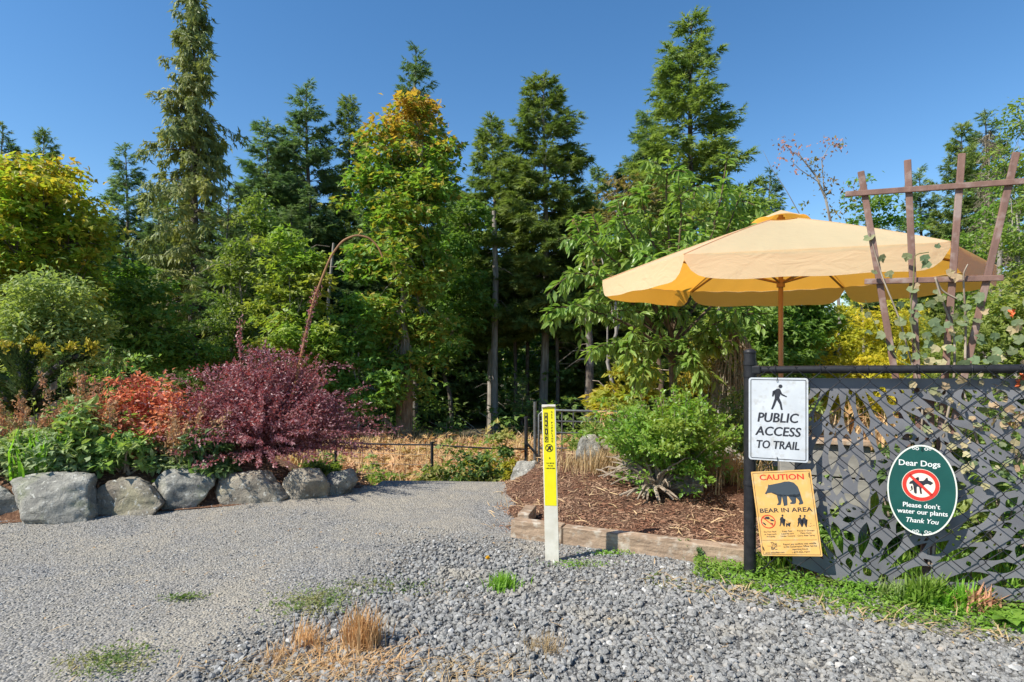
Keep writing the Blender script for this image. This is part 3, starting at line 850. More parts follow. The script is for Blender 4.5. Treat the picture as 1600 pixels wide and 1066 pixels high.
def text(s, cx, cz, capH, y, mat, parent, width=None, bold=0., shear=0., rot=0., serif=0., space=1.):
    cu = bpy.data.curves.new('lettering', 'FONT'); cu.body = s; cu.size = 1; cu.align_x = 'CENTER'; cu.resolution_u = 3
    cu.shear = shear; cu.space_character = space
    o = bpy.data.objects.new('tmp', cu); C.objects.link(o)
    me = bpy.data.meshes.new_from_object(o.evaluated_get(bpy.context.evaluated_depsgraph_get()))
    bpy.data.objects.remove(o)
    V = np.zeros(len(me.vertices) * 3, np.float32); me.vertices.foreach_get('co', V); V = V.reshape(-1, 3).astype(float)
    V[:, :2] *= capH / .70
    V[:, 0] -= (V[:, 0].min() + V[:, 0].max()) / 2
    if width: V[:, 0] *= width / (V[:, 0].max() - V[:, 0].min())
    V[:, 1] -= capH / 2
    c, q = math.cos(rot), math.sin(rot)
    V = np.stack([cx + V[:, 0] * c - V[:, 1] * q, np.full(len(V), y), cz + V[:, 0] * q + V[:, 1] * c], -1)
    if bold:      # heavier strokes: the same letters set again a hair to each side, each a hair behind the last
        FA_ = [tuple(p.vertices) for p in me.polygons]; b = bold * capH * .8; mb = MB()
        for i, (dx, dz) in enumerate(((0, 0), (-b, 0), (b, 0), (0, b * .7), (0, -b * .7))): mb.add(V + [dx, i * .00012, dz], FA_)
        me = mb.mesh('lettering', mat)
    else:
        me.vertices.foreach_set('co', V.astype(np.float32).ravel()); me.update()
    me.materials.clear(); me.materials.append(mat)
    o = bpy.data.objects.new('lettering', me); C.objects.link(o); o.parent = parent
    return o
def rrect(w, hh, rr, n=6):
    out = []
    for cx, cz, a0 in ((w / 2 - rr, hh / 2 - rr, 0), (-w / 2 + rr, hh / 2 - rr, 90), (-w / 2 + rr, -hh / 2 + rr, 180), (w / 2 - rr, -hh / 2 + rr, 270)):
        out += [(cx + rr * math.cos(rad(a0 + 90 * k / n)), cz + rr * math.sin(rad(a0 + 90 * k / n))) for k in range(n + 1)]
    return out
def plate(name, outline, y0, y1, mat, parent, bev=.0008):
    bm = bmesh.new()
    f = bm.faces.new([bm.verts.new((a, y0, b)) for a, b in outline])
    ex = bmesh.ops.extrude_face_region(bm, geom=[f])
    for v in [e for e in ex['geom'] if isinstance(e, bmesh.types.BMVert)]: v.co.y = y1
    bmesh.ops.recalc_face_normals(bm, faces=bm.faces[:])
    me = bpy.data.meshes.new(name); bm.to_mesh(me); bm.free(); me.materials.append(mat)
    o = bpy.data.objects.new(name, me); C.objects.link(o); o.parent = parent
    return o
def outline_frame(w, hh, rr, t, y, mat, parent, name='border'):
    a = rrect(w, hh, rr); b = rrect(w - 2 * t, hh - 2 * t, max(rr - t, .001)); n = len(a)
    return flat(name, [[a[i], a[(i + 1) % n], b[(i + 1) % n], b[i]] for i in range(n)], y, mat, parent)
def hook(parent, x, z, s=1):
    mb = MB(); tube(mb, [(x, .012, z + .010 * s), (x + .001, -.006, z + .006 * s), (x, -.008, z - .004 * s), (x - .001, -.0045, z - .011 * s)], .0016, 6)
    return mb.build('wire_hook', WIREM, parent)

SIGNW = pmat('sign_white_face', (.58, .60, .62), (.50, .52, .54), 9, .32, .45, c3=(.46, .46, .45), s3=30)
SIGNY = pmat('sign_orange_face', (.76, .44, .14), (.68, .38, .11), 9, .38, .4, c3=(.70, .47, .22), s3=24)
SIGNG = pmat('sign_green_face', (.012, .085, .072), (.010, .072, .062), 10, .35, .4)
# public access sign
OFF = .036
cu_, cz_ = fpx(1215.5, 655.5, OFF); (ua, za) = fpx(1169, 654, OFF); (ub, zb_) = fpx(1262, 656, OFF)
Wd = ub - ua; Hd = fpx(1215, 590, OFF)[1] - fpx(1215, 720, OFF)[1]
s1 = thing('public_access_sign', 'white metal sign reading PUBLIC ACCESS TO TRAIL with walking figure', 'sign', fw(cu_, cz_, OFF), FA)
plate('panel', rrect(Wd, Hd, .014), -.001, .001, SIGNW, s1)
outline_frame(Wd - .018, Hd - .018, .008, .0035, -.0018, INK, s1)
m1 = homog([(55, 68), (680, 68), (683, 945), (55, 910)], Wd, Hd)
walk = [[(345, 182), (378, 178), (393, 200), (390, 235), (374, 275), (328, 285), (326, 240), (334, 205)], [(384, 190), (408, 232), (457, 258), (452, 268), (398, 248), (380, 222)], [(348, 184), (338, 206), (320, 218), (313, 262), (299, 260), (305, 206)], [(346, 270), (374, 270), (398, 320), (412, 398), (393, 398), (379, 342), (350, 296)], [(327, 280), (356, 284), (330, 350), (307, 394), (289, 391), (306, 345)]]
flat('walking_figure', [[m1(*p) for p in w] for w in walk] + [[m1(*p) for p in circ(388, 155, 21, 19)]], -.0018, INK, s1)
for s, x, y, w, hh in (('PUBLIC', 362, 478, 428, 95), ('ACCESS', 362, 620, 478, 92), ('TO TRAIL', 360, 760, 445, 82)):
    a = m1(x - w / 2, y); b = m1(x + w / 2, y); c = m1(x, y)
    text(s, c[0], c[1], m1(x, y - hh / 2)[1] - m1(x, y + hh / 2)[1], -.0018, INK, s1, width=(b[0] - a[0]), bold=.05, shear=.16)
hook(s1, *m1(352, 85)); hook(s1, *m1(355, 905), -1)
# bear sign
cu_, cz_ = fpx(1228, 802, OFF); 
t_l = fpx(1175, 736, OFF); t_r = fpx(1268, 733, OFF); b_r = fpx(1283, 868, OFF); b_l = fpx(1188, 868, OFF)
Wd = (math.dist(t_l, t_r) + math.dist(b_l, b_r)) / 2; Hd = (math.dist(t_l, b_l) + math.dist(t_r, b_r)) / 2
tilt = math.atan2(((t_r[1] - t_l[1]) + (b_r[1] - b_l[1])) / 2, ((t_r[0] - t_l[0]) + (b_r[0] - b_l[0])) / 2)
s2 = thing('bear_caution_sign', 'orange caution sign warning of a bear, hung tilted under the white sign', 'sign', fw(cu_, cz_, OFF))
s2.rotation_euler = (0, -tilt, FA)
plate('panel', rrect(Wd, Hd, .004, 2), -.001, .001, SIGNY, s2)
outline_frame(Wd - .014, Hd - .014, .003, .0016, -.0018, INK, s2)
m2 = homog([(97, 103), (722, 90), (820, 985), (185, 955)], Wd, Hd)
bear = [(237, 322), (255, 295), (268, 262), (272, 234), (286, 240), (350, 228), (400, 220), (440, 209), (490, 208), (540, 222), (580, 262), (605, 330), (620, 390), (634, 430), (625, 442), (590, 447), (583, 436), (600, 424), (585, 402), (556, 372), (546, 395), (556, 428), (540, 438), (500, 438), (492, 428), (515, 416), (492, 378), (472, 356), (460, 364), (462, 410), (467, 449), (430, 456), (425, 446), (442, 434), (425, 400), (414, 380), (402, 396), (402, 420), (393, 444), (360, 446), (358, 436), (376, 424), (372, 382), (360, 345), (345, 322), (300, 318), (262, 322), (250, 332), (240, 331)]
bear = [[(237, 322), (255, 295), (268, 262), (272, 234), (286, 240), (350, 228), (400, 220), (440, 209), (490, 208), (540, 222), (580, 262), (605, 330), (606, 362), (556, 374), (472, 358), (400, 362), (360, 345), (345, 322), (300, 318), (262, 322), (250, 332), (240, 331)],
        [(356, 335), (412, 340), (404, 396), (402, 420), (393, 444), (360, 446), (358, 436), (376, 424), (372, 382)], [(408, 340), (464, 345), (462, 410), (467, 449), (430, 456), (425, 446), (442, 434), (425, 400)],
        [(468, 345), (560, 340), (548, 392), (556, 428), (540, 438), (500, 438), (492, 428), (515, 416), (494, 378)], [(552, 350), (604, 330), (620, 390), (634, 430), (625, 442), (590, 447), (583, 436), (600, 424), (585, 400), (558, 372)]]
flat('bear_figure', [[m2(*p) for p in q] for q in bear], -.0018, pmat('bear_print', (.055, .07, .085), None, rough=.5), s2)
def t2(s, x, y, w, hh, mat, bold=.0):
    a = m2(x - w / 2, y); b = m2(x + w / 2, y); c = m2(x, y)
    text(s, c[0], c[1], abs(m2(x, y - hh / 2)[1] - m2(x, y + hh / 2)[1]), -.0018, mat, s2, width=math.dist(a, b), bold=bold, rot=math.atan2(b[1] - a[1], b[0] - a[0]))
t2('CAUTION', 412, 161, 458, 56, REDP, .045); t2('BEAR IN AREA', 447, 498, 545, 44, INK, .04)
rc = m2(260, 610); R_ = (m2(336, 610)[0] - m2(184, 610)[0]) / 2
flat('prohibition_ring', ringq(*rc, R_, R_ * .87) + [bar(rc[0] - R_ * .65, rc[1] + R_ * .65, rc[0] + R_ * .65, rc[1] - R_ * .65, R_ * .12)], -.0022, REDP, s2)
flat('wildlife_figure', [[m2(*p) for p in q] for q in ([(218, 575), (240, 560), (270, 562), (280, 580), (262, 588), (240, 582), (224, 590)], [(198, 612), (220, 622), (240, 640), (232, 648), (210, 632)], [(275, 590), (300, 588), (320, 598), (318, 610), (290, 604)], [(285, 622), (312, 632), (306, 645), (286, 636)])], -.0018, INK, s2)
def man(x, y, s):
    q = [(0, -62), (14, -62), (22, -40), (46, -30), (44, -24), (18, -30), (14, -8), (26, 22), (32, 62), (20, 62), (8, 26), (-4, 10), (-12, 36), (-26, 60), (-36, 54), (-22, 28), (-12, -8), (-14, -36), (-22, -20), (-28, -24), (-20, -50)]
    return [[m2(x + a * s, y + b * s) for a, b in q], [m2(*p) for p in circ(x + 9 * s, y - 78 * s, 13 * s, None, 12)]]
dogp = [(445, 628), (458, 636), (478, 632), (492, 624), (496, 636), (482, 644), (486, 668), (478, 668), (470, 650), (460, 650), (456, 668), (446, 668), (450, 644)]
flat('hiker_with_dog', man(404, 615, .8) + [[m2(*p) for p in dogp]] + [bar(*m2(440, 602), *m2(480, 632), .0014)], -.0018, INK, s2)
flat('hiking_group', man(590, 625, .8) + man(636, 628, .82) + [[m2(*p) for p in circ(x, y, 4, None, 8)] for x, y in ((570, 632), (685, 668), (700, 672), (716, 668), (738, 664), (706, 645))], -.0018, INK, s2)
for x, lines in ((276, ('Do Not Feed', 'or Approach', 'Wildlife')), (454, ('Keep Pets', 'Leashed and', 'Under Control')), (648, ('Travel in Groups', 'Make Noise', 'Carry Bear Spray'))):
    for k, s in enumerate(lines): t2(s, x + k * 3, 713 + k * 25, len(s) * 11.5, 15, INK, .01)
flat('rule_line', [bar(*m2(192, 797), *m2(766, 812), .0012), bar(*m2(245, 858), *m2(385, 862), .0012)], -.0018, INK, s2)
t2('The', 312, 838, 62, 34, INK, .02); t2('BC', 315, 882, 60, 30, INK, .04)
for s, x, y, w in (('Report any conflicts with wildlife', 580, 846, 345), ('to the Conservation Officer Service', 585, 872, 350), ('reporting line at', 585, 900, 165), ('1-877-952-7277', 592, 932, 185), ('www.wildsafebc.com', 318, 926, 200)): t2(s, x, y, w, 18, INK, .01)
hook(s2, *m2(700, 140)); hook(s2, *m2(200, 880), -1)
# green oval sign
cu_, cz_ = fpx(1440, 766, OFF)
Wd = fpx(1495, 766, OFF)[0] - fpx(1385, 766, OFF)[0]; Hd = fpx(1440, 695, OFF)[1] - fpx(1440, 837, OFF)[1]
s3 = thing('dear_dogs_sign', 'green oval sign asking dogs not to water the plants', 'sign', fw(cu_, cz_, OFF), FA)
plate('panel', circ(0, 0, Wd / 2, Hd / 2, 72), -.0012, .0012, SIGNG, s3)
flat('border', [[(math.cos(t) * Wd / 2 * k, math.sin(t) * Hd / 2 * k2) for t, k, k2 in ((a, .998, .998), (b, .998, .998), (b, .955, .962), (a, .955, .962))] for a, b in [(i / 72 * 6.28319, (i + 1) / 72 * 6.28319) for i in range(72)]], -.002, pmat('sign_rim', (.72, .72, .62), None, rough=.4), s3)
m3 = homog([(90, 68), (780, 112), (782, 1008), (90, 962)], Wd, Hd)
def t3(s, x, y, w, hh, bold=.03, shear=0., serifs=()):
    c = m3(x, y); k = Wd / 690; kh = Hd / 895
    text(s, c[0], c[1], hh * kh, -.0022, WHITEP, s3, width=w * k, bold=bold, shear=shear)
t3('Dear Dogs', 412, 272, 405, 56, .035); t3('Please don\u2019t', 432, 688, 362, 46, .035); t3('water our plants', 440, 752, 492, 46, .035); t3('Thank You', 442, 838, 318, 46, .03, .25)
# serifs
kx = Wd / 690; kz = Hd / 895
sf = []
for x, y in ((216, 240), (216, 293), (424, 262), (424, 314), (258, 662), (258, 706), (262, 706), (312, 662), (504, 775), (560, 775)):
    c = m3(x, y + (0)); sf.append([(c[0] - 9 * kx, c[1] - 4 * kz), (c[0] + 16 * kx, c[1] - 4 * kz), (c[0] + 16 * kx, c[1] + 4 * kz), (c[0] - 9 * kx, c[1] + 4 * kz)])
cc = m3(425, 487); ro = 182 * kx; kk = (155 * kz) / ro
flat('sign_disc', [circ(*cc, ro * 1.03, ro * 1.03 * kk, 48)], -.0018, CREAM, s3)
dog = [(548, 465), (520, 447), (498, 440), (492, 412), (478, 416), (466, 432), (450, 445), (405, 444), (412, 425), (402, 405), (388, 410), (392, 416), (402, 425), (392, 440), (345, 438), (322, 450), (308, 470), (324, 476), (342, 472), (352, 492), (368, 512), (360, 560), (374, 572), (386, 568), (378, 545), (386, 505), (396, 500), (410, 510), (420, 572), (438, 575), (430, 545), (428, 500), (455, 490), (470, 478), (495, 475), (520, 488), (530, 480)]
flat('dog_figure', [[m3(*p) for p in dog], [m3(*p) for p in ((332, 492), (342, 492), (336, 515), (348, 530), (322, 545), (318, 538), (336, 528), (326, 515))]], -.0024, INK, s3)
flat('prohibition_ring', ringq(*cc, ro, ro * .78, 48, kk) + [bar(cc[0] - ro * .62, cc[1] + ro * kk * .62, cc[0] + ro * .62, cc[1] - ro * kk * .62, ro * .17)], -.0030, REDP, s3)
def scroll(zs, x0):
    out = []
    for sx in (-1, 1):
        for k, (dx, rr) in enumerate(((.022, .009), (.040, .007))):
            out += ringq(x0 + sx * dx * Wd / .345, zs, rr * Wd / .345, rr * .62 * Wd / .345, 16)
    return out
flat('scroll_ornament', scroll(Hd * .455, 0) + scroll(-Hd * .455, 0), -.0022, WHITEP, s3)
hook(s3, 0, Hd * .46); hook(s3, 0, -Hd * .47, -1)

# ---- trellis behind the fence
TRELW = pmat('trellis_wood', (.23, .135, .105), (.17, .10, .08), 9, .8, .2, .4, 40, .004, stretch=(3, 3, .5), c3=(.30, .22, .19), s3=14)
TO = -.085
tr = thing('fan_trellis', 'reddish brown wooden fan trellis rising behind the black fence', 'trellis', fw(0, 0, TO), FA)
def slat(a, b, w, th, y):
    a = Vector((a[0], y, a[1])); b = Vector((b[0], y, b[1])); L = (b - a).length
    V, Fa = bevbox((0, 0, 0), (w, th, L), .003)
    ang = math.atan2(b.x - a.x, b.z - a.z)
    V = V @ np.array(Matrix.Rotation(ang, 3, 'Y')).T + np.array((a + b) / 2)
    m = MB(); m.add(V, Fa); return m.build('slat', TRELW, tr)
conv = fpx(1446, 885, TO)
for (tx, ty, x2, y2) in ((1345, 268, 1396, 570), (1418, 250, 1432, 570), (1503, 240, 1478, 570), (1588, 238, 1511, 570)):
    t = fpx(tx, ty, TO); q = fpx(x2, y2, TO)
    f = (t[1] - conv[1]) / (t[1] - q[1])
    e = (t[0] + (q[0] - t[0]) * f, conv[1])
    slat(t, e, .030, .014, 0)
slat((conv[0] + .015, 1.0), (conv[0] + .015, -.1), .05, .02, .019)
slat(fpx(1320, 305, TO), fpx(1720, 276, TO), .028, .014, -.0165); slat(fpx(1350, 441, TO), fpx(1566, 435, TO), .028, .014, -.0165)

# ---- squash vine on the trellis and fence
VLEAF = leafmat('vine_leaves', (.09, .15, .075), (.17, .21, .11), (.24, .23, .12), .35, 6, .6)
VDRY = leafmat('vine_leaves_dry', (.42, .32, .19), (.34, .34, .18), (.40, .24, .16), .3, 6, .7)
ORNG = pmat('orange_petals', (.75, .16, .05), None, rough=.6)
vine = thing('climbing_vine', 'twining squash vine with pale leaves on the brown trellis', 'vine', fw(0, 0, TO), FA)
r = rng(31)
def vpath(pts, rr, yo=-.02, name='stem'):
    p = [fpx(x, y, TO) for x, y in pts]
    p = np.array([(u, yo + .02 * math.sin(i * 1.9), z) for i, (u, z) in enumerate(p)])
    n = len(p); s = np.linspace(0, n - 1, n * 5); q = np.stack([np.interp(s, range(n), p[:, c]) for c in range(3)], -1)
    for _ in range(3): q[1:-1] = (q[:-2] + q[2:] + q[1:-1] * 2) / 4
    m = MB(); tube(m, q, np.linspace(rr, rr * .5, len(q)), 6); m.build(name, TWIG if rr > .004 else STEMG, vine, True)
    return q
stems = [vpath([(1450, 880), (1448, 800), (1436, 700), (1440, 620), (1422, 560), (1405, 500), (1378, 440), (1368, 400), (1358, 365)], .006),
         vpath([(1455, 890), (1462, 780), (1470, 680), (1488, 600), (1492, 520), (1470, 470), (1456, 430), (1470, 455), (1500, 470)], .007),
         vpath([(1500, 700), (1520, 640), (1560, 610), (1600, 580)], .005, -.01), vpath([(1540, 740), (1530, 700), (1515, 650), (1500, 600)], .008, -.01),
         vpath([(1432, 560), (1420, 500), (1424, 440), (1425, 400), (1450, 395)], .004, -.035), vpath([(1505, 560), (1508, 500), (1500, 430), (1508, 415)], .006, -.03),
         vpath([(1400, 560), (1372, 520), (1350, 470)], .003, -.03), vpath([(1430, 575), (1395, 560), (1410, 520), (1440, 560)], .003, -.03)]
LEAFV = ([(0, 0, 0), (.1, .42, .05), (.55, .5, .02), (.62, .25, .06), (1, 0, -.12), (.62, -.25, .06), (.55, -.5, .02), (.1, -.42, .05), (.4, 0, .0)], [(0, 8, 1), (1, 8, 2), (2, 8, 3), (3, 8, 4), (4, 8, 5), (5, 8, 6), (6, 8, 7), (7, 8, 0)])
def one(T, mat, name):
    m = MB(); m.add(T[0], [tuple(f) for f in T[1]]); return m.mesh(name, mat)
lv = [one(LEAFV, VLEAF, 'leaf'), one(LEAFV, VDRY, 'leaf'), one(LEAFV, VLEAF, 'leaf')]
def put_leaf(me, p, d, nrm_, s, parent):
    x = Vector(d).normalized(); z = Vector(nrm_); y = z.cross(x).normalized(); z = x.cross(y)
    o = bpy.data.objects.new('leaf', me); C.objects.link(o); o.parent = parent
    M = Matrix((x, y, z)).transposed().to_4x4() @ Matrix.Scale(s, 4); M.translation = Vector(p); o.matrix_basis = M
    return o
spots = [(1362, 375, .06, 0), (1374, 400, .05, 0), (1385, 425, .045, 0), (1360, 430, .035, 0), (1415, 398, .05, 0), (1440, 400, .05, 0), (1450, 410, .05, 0), (1425, 445, .04, 1), (1475, 430, .045, 1), (1490, 430, .05, 1), (1460, 390, .03, 0),
         (1350, 490, .04, 0), (1360, 520, .04, 0), (1372, 505, .03, 0), (1400, 475, .03, 0), (1450, 470, .05, 0), (1440, 480, .045, 0), (1450, 500, .06, 0), (1462, 510, .06, 0), (1440, 520, .05, 0), (1455, 535, .055, 0), (1535, 530, .05, 0), (1550, 520, .05, 0), (1560, 545, .05, 0), (1545, 555, .06, 0), (1575, 555, .05, 0), (1525, 470, .03, 0), (1580, 500, .05, 0), (1570, 480, .045, 0), (1590, 535, .055, 0), (1520, 505, .045, 0), (1410, 540, .05, 0), (1400, 525, .05, 0), (1385, 545, .04, 0)]
for k in range(46): spots.append((r.choice([1400, 1440, 1470, 1490, 1530, 1560, 1590]) + r.normal(0, 14), r.uniform(455, 575), r.uniform(.03, .06), int(r.rand() < .2)))
for k in range(70): spots.append((r.choice([1440, 1445, 1460, 1500, 1520, 1550, 1580]) + r.normal(0, 16), r.uniform(580, 730), r.uniform(.025, .05), int(r.rand() < .55)))
for k in range(24): spots.append((r.uniform(1480, 1600), r.uniform(560, 760), r.uniform(.025, .045), int(r.rand() < .45)))
for k, (x, y, s, m) in enumerate(spots):
    u, z = fpx(x, y, TO); front = -.02 - .05 * r.rand() if y < 560 else -.045 + .02 * r.normal()
    a = r.uniform(0, 6.28)
    put_leaf(lv[m], (u, front, z), (math.cos(a), .3 * r.normal(), math.sin(a) - .4), (.3 * r.normal(), -1, .5 + .3 * r.normal()), s * .95, vine)
for x, y in ((1594, 588), (1586, 598), (1576, 490)):
    u, z = fpx(x, y, TO); m = MB(); scatter(m, KITE, np.tile([[u, -.05, z]], (9, 1)), r.normal(0, 1, (9, 3)), r.normal(0, 1, (9, 3)) - [0, 1, 0], .026); m.build('blossom', ORNG, vine)

# ---- umbrella
CANV = leafmat('umbrella_canvas', (.70, .60, .38), (.70, .60, .38), None, .54, 1, .75, spec=.1, tcol=(1.06, .56, .09))
def canvas_relief():
    nt = CANV.node_tree; b = nt.nodes['Principled BSDF']
    mp = nn(nt, 'ShaderNodeMapping'); mp.inputs['Scale'].default_value = (1, 1, 2.2)
    nz = noisen(nt, 5, 4, .55, dist=1.2); nt.links.new(nz.node.inputs['Vector'].links[0].from_socket, mp.inputs[0]); nt.links.new(mp.outputs[0], nz.node.inputs['Vector'])
    bumpn(nt, b, nz, .35, .025)
canvas_relief()
UW = pmat('umbrella_wood', (.36, .19, .08), (.28, .14, .055), 20, .45, .4, stretch=(2, 2, .3))
UX, UY = 2.156, 4.62; UR = 1.43; zr = 1.861; za = 2.317; phi = 18
um = thing('patio_umbrella', 'open yellow canvas patio umbrella above the fence on a wooden pole', 'umbrella', (UX, UY, 0))
cor = [np.array([UR * math.cos(rad(-90 - phi - 30 + 60 * k)), UR * math.sin(rad(-90 - phi - 30 + 60 * k))]) for k in range(6)]
zc = [zr - .01, zr - .02, zr, zr + .02, zr + .03, zr + .01]
mb = MB(); n1, n2 = 13, 22
for k in range(6):
    a, b = cor[k], cor[(k + 1) % 6]; zA, zB = zc[k], zc[(k + 1) % 6]
    rr = np.linspace(.10, 1, n1)[:, None]; s = np.linspace(0, 1, n2)[None]
    X = rr * (a[0] * (1 - s) + b[0] * s); Y = rr * (a[1] * (1 - s) + b[1] * s)
    Z = za + (zA * (1 - s) + zB * s - za) * rr ** 1.12 - .055 * 4 * s * (1 - s) * rr * (1.35 - rr) + .004 * np.sin(s * 40 + k) * rr ** 3
    V = np.stack([X + 0 * s, Y + 0 * s, Z], -1).reshape(-1, 3)
    i = np.arange(n1 - 1)[:, None] * n2; j = np.arange(n2 - 1)[None]
    mb.add(V, np.stack([i + j, i + n2 + j, i + n2 + j + 1, i + j + 1], -1).reshape(-1, 4))
mb.build('canopy', CANV, um, True)
for k in range(6):     # stitched seam over each rib
    a = cor[k]; rr = np.linspace(.12, 1.0, 12); p = np.stack([a[0] * rr, a[1] * rr, za + (zc[k] - za) * rr ** 1.12 + .001], -1)
    m = MB(); tube(m, p, .0042, 6, cap=False); m.build('seam', CANV, um, True)
for k in range(6):
    a, b = cor[k], cor[(k + 1) % 6]; zA, zB = zc[k], zc[(k + 1) % 6]
    s = np.linspace(0, 1, 34); q = np.linspace(0, 1, 6)
    edge_ = a[None] * (1 - s)[:, None] + b[None] * s[:, None]
    out = nrm((a + b) / 2)
    Lc = .165 * (1 - .80 * np.abs(2 * s - 1) ** 13) * (1 + .03 * np.sin(s * 5 + k * 2))
    fl = .16 * (1 - np.abs(2 * s - 1) ** 6) + .05 * np.sin(s * 11 + k * 1.7) * .4
    mbv = MB()
    X = edge_[:, None, :] + (out * 1)[None, None] * (Lc * fl)[:, None, None] * (q ** 1.2)[None, :, None]
    Z = (zA * (1 - s) + zB * s + 0)[:, None] - .0 - Lc[:, None] * q[None] + .004 * np.sin(s * 19 + k)[:, None] * q[None] ** 2
    V = np.concatenate([X, Z[..., None]], -1).reshape(-1, 3)
    i = np.arange(33)[:, None] * 6; j = np.arange(5)[None]
    mbv.add(V, np.stack([i + j, i + 6 + j, i + 7 + j, i + j + 1], -1).reshape(-1, 4))
    mbv.build('valance', CANV, um, True)
mb = MB(); m_ = 6
for k in range(6):
    a, b = cor[k] * .155, cor[(k + 1) % 6] * .155
    s = np.linspace(0, 1, 9)[None]; rr = np.linspace(0.03, 1, m_)[:, None]
    X = rr * (a[0] * (1 - s) + b[0] * s); Y = rr * (a[1] * (1 - s) + b[1] * s)
    Z = za + .062 - .092 * rr ** 1.1 + .020 * 4 * s * (1 - s) * rr ** 4 + .0 * s
    V = np.stack([X, Y, Z], -1).reshape(-1, 3); i = np.arange(m_ - 1)[:, None] * 9; j = np.arange(8)[None]
    mb.add(V, np.stack([i + j, i + 9 + j, i + 10 + j, i + j + 1], -1).reshape(-1, 4))
mb.build('vent_cap', CANV, um, True)
mb = MB(); tube(mb, [(0, 0, -.05), (0, 0, za + .02)], .019, 14); mb.build('pole', UW, um, True)
mb = MB(); tube(mb, [(0, 0, 1.76), (0, 0, 1.82)], .032, 14); mb.build('runner', UW, um, True)
mb = MB(); tube(mb, [(0, 0, za - .06), (0, 0, za + .0)], .032, 14); mb.build('hub', UW, um, True)
for k in range(6):
    e = np.array([*cor[k] * .97, zc[k] - .012]); t0 = np.array([0, 0, za - .03])
    mb = MB(); s = np.linspace(0, 1, 8)[:, None]; p = t0 + (e - t0) * s; p[:, 2] -= 0.02 * np.sin(np.pi * s[:, 0]) - .0
    tube(mb, p, .010, 6); mb.build('rib', UW, um, True)
    mb = MB(); tube(mb, [np.array([0, 0, 1.79]), p[4] - [0, 0, .01]], .009, 6); mb.build('strut', UW, um, True)

# ---- pipeline marker post
MW = pmat('marker_white', (.70, .66, .56), (.60, .56, .46), 18, .5, .3)
MY = pmat('marker_yellow', (.80, .70, .015), (.76, .66, .012), 20, .45, .35)
MK = pmat('marker_lettering_black', (.03, .03, .02), None, rough=.6)
pb = P(863, 884, 3.31)
mk = thing('pipeline_marker', 'slim white and yellow pipeline marker post leaning in the gravel', 'marker post', (pb.x, pb.y, 0))
mk.rotation_euler = (rad(1), rad(-1.2), FA * .45)
mh = .925; mw = .079
def mplate(name, z0, z1, w, y0, y1, mat):
    m = MB(); V, Fa = bevbox((0, (y0 + y1) / 2, (z0 + z1) / 2), (w, abs(y1 - y0), z1 - z0), .0012); m.add(V, Fa); return m.build(name, mat, mk)
mplate('post', -.15, mh, mw, -.004, .008, MW)
mplate('yellow_decal', .345, mh - .012, mw * .86, -.0052, -.003, MY)
yy = -.0062; k_ = (mh - .345 - .012) / 158.   # metres per photo pixel on the decal (632-790)
zt = mh
flat('black_band', [[(-.026, zt - .045), (-.006, zt - .045), (-.006, zt - .215), (-.026, zt - .215)]], yy, MK, mk)
for i, ch in enumerate('WARNING'): text(ch, -.016, zt - .058 - i * .0240, .017, yy - .0006, MY, mk, width=.013 if ch != 'I' else .004, bold=.03)
for i, ch in enumerate('GAS PIPELINE'):
    if ch != ' ': text(ch, .017, zt - .042 - i * .0152, .0105, yy, MK, mk, width=.008 if ch != 'I' else .003, bold=.03)
cz = zt - .248
flat('no_digging_symbol', ringq(-.002, cz, .0225, .0185, 28) + [bar(-.016, cz + .013, .014, cz - .013, .004), bar(-.013, cz - .014, .011, cz + .012, .006), [(-.004, cz + .012), (.004, cz + .012), (.002, cz), (.010, cz - .012), (.004, cz - .014), (-.003, cz - .003), (-.010, cz - .012), (-.014, cz - .008), (-.006, cz + .002)]], yy, MK, mk)
text('6', .0, zt - .305, .012, yy, MK, mk, bold=.03)
for i, (s, w) in enumerate((('CALL BEFORE', .045), ('YOU DIG', .03), ('1-800-474-6886', .052))): text(s, .002, zt - .335 - i * .0145, .007, yy, MK, mk, width=w, bold=.01)
m = MB(); tube(m, [(-mw / 2, -.008, mh - .016), (0, -.010, mh - .010), (mw / 2, -.008, mh - .013)], .0035, 6); m.build('tie_band', TWIG, mk)

# ---- raised planter behind the screen
PLB = pmat('planter_boards', (.30, .285, .25), (.20, .19, .17), 5, .85, .2, .4, 30, .004, stretch=(1, 1, 4))
pl = thing('raised_planter', 'grey board raised planter seen through the leaf screen', 'planter', fw(.42, .04, -.75), FA)
for k in (1, 2):
    m = MB(); V, Fa = bevbox((0, 0, .10 + k * .205), (.50, .03, .195), .004); m.add(V, Fa); m.build('plank', PLB, pl)
    m = MB(); V, Fa = bevbox((0, .5, .10 + k * .205), (.50, .03, .195), .004); m.add(V, Fa); m.build('plank', PLB, pl)
for sx in (-.235, .235):
    for sy in (.03, .47): m = MB(); V, Fa = bevbox((sx * .9, sy, .10), (.05, .05, .24), .004); m.add(V, Fa); m.build('leg', PLB, pl)
    m = MB(); V, Fa = bevbox((sx, .25, .405), (.03, .465, .40), .004); m.add(V, Fa); m.build('end_board', PLB, pl)
m = MB(); V, Fa = bevbox((0, .25, .38), (.44, .46, .32), .004); m.add(V, Fa); m.build('soil', SOIL, pl)
m = MB(); V, Fa = bevbox((0, -.0, .63), (.54, .10, .03), .004); m.add(V, Fa); m.build('cap_board', WOOD, pl)
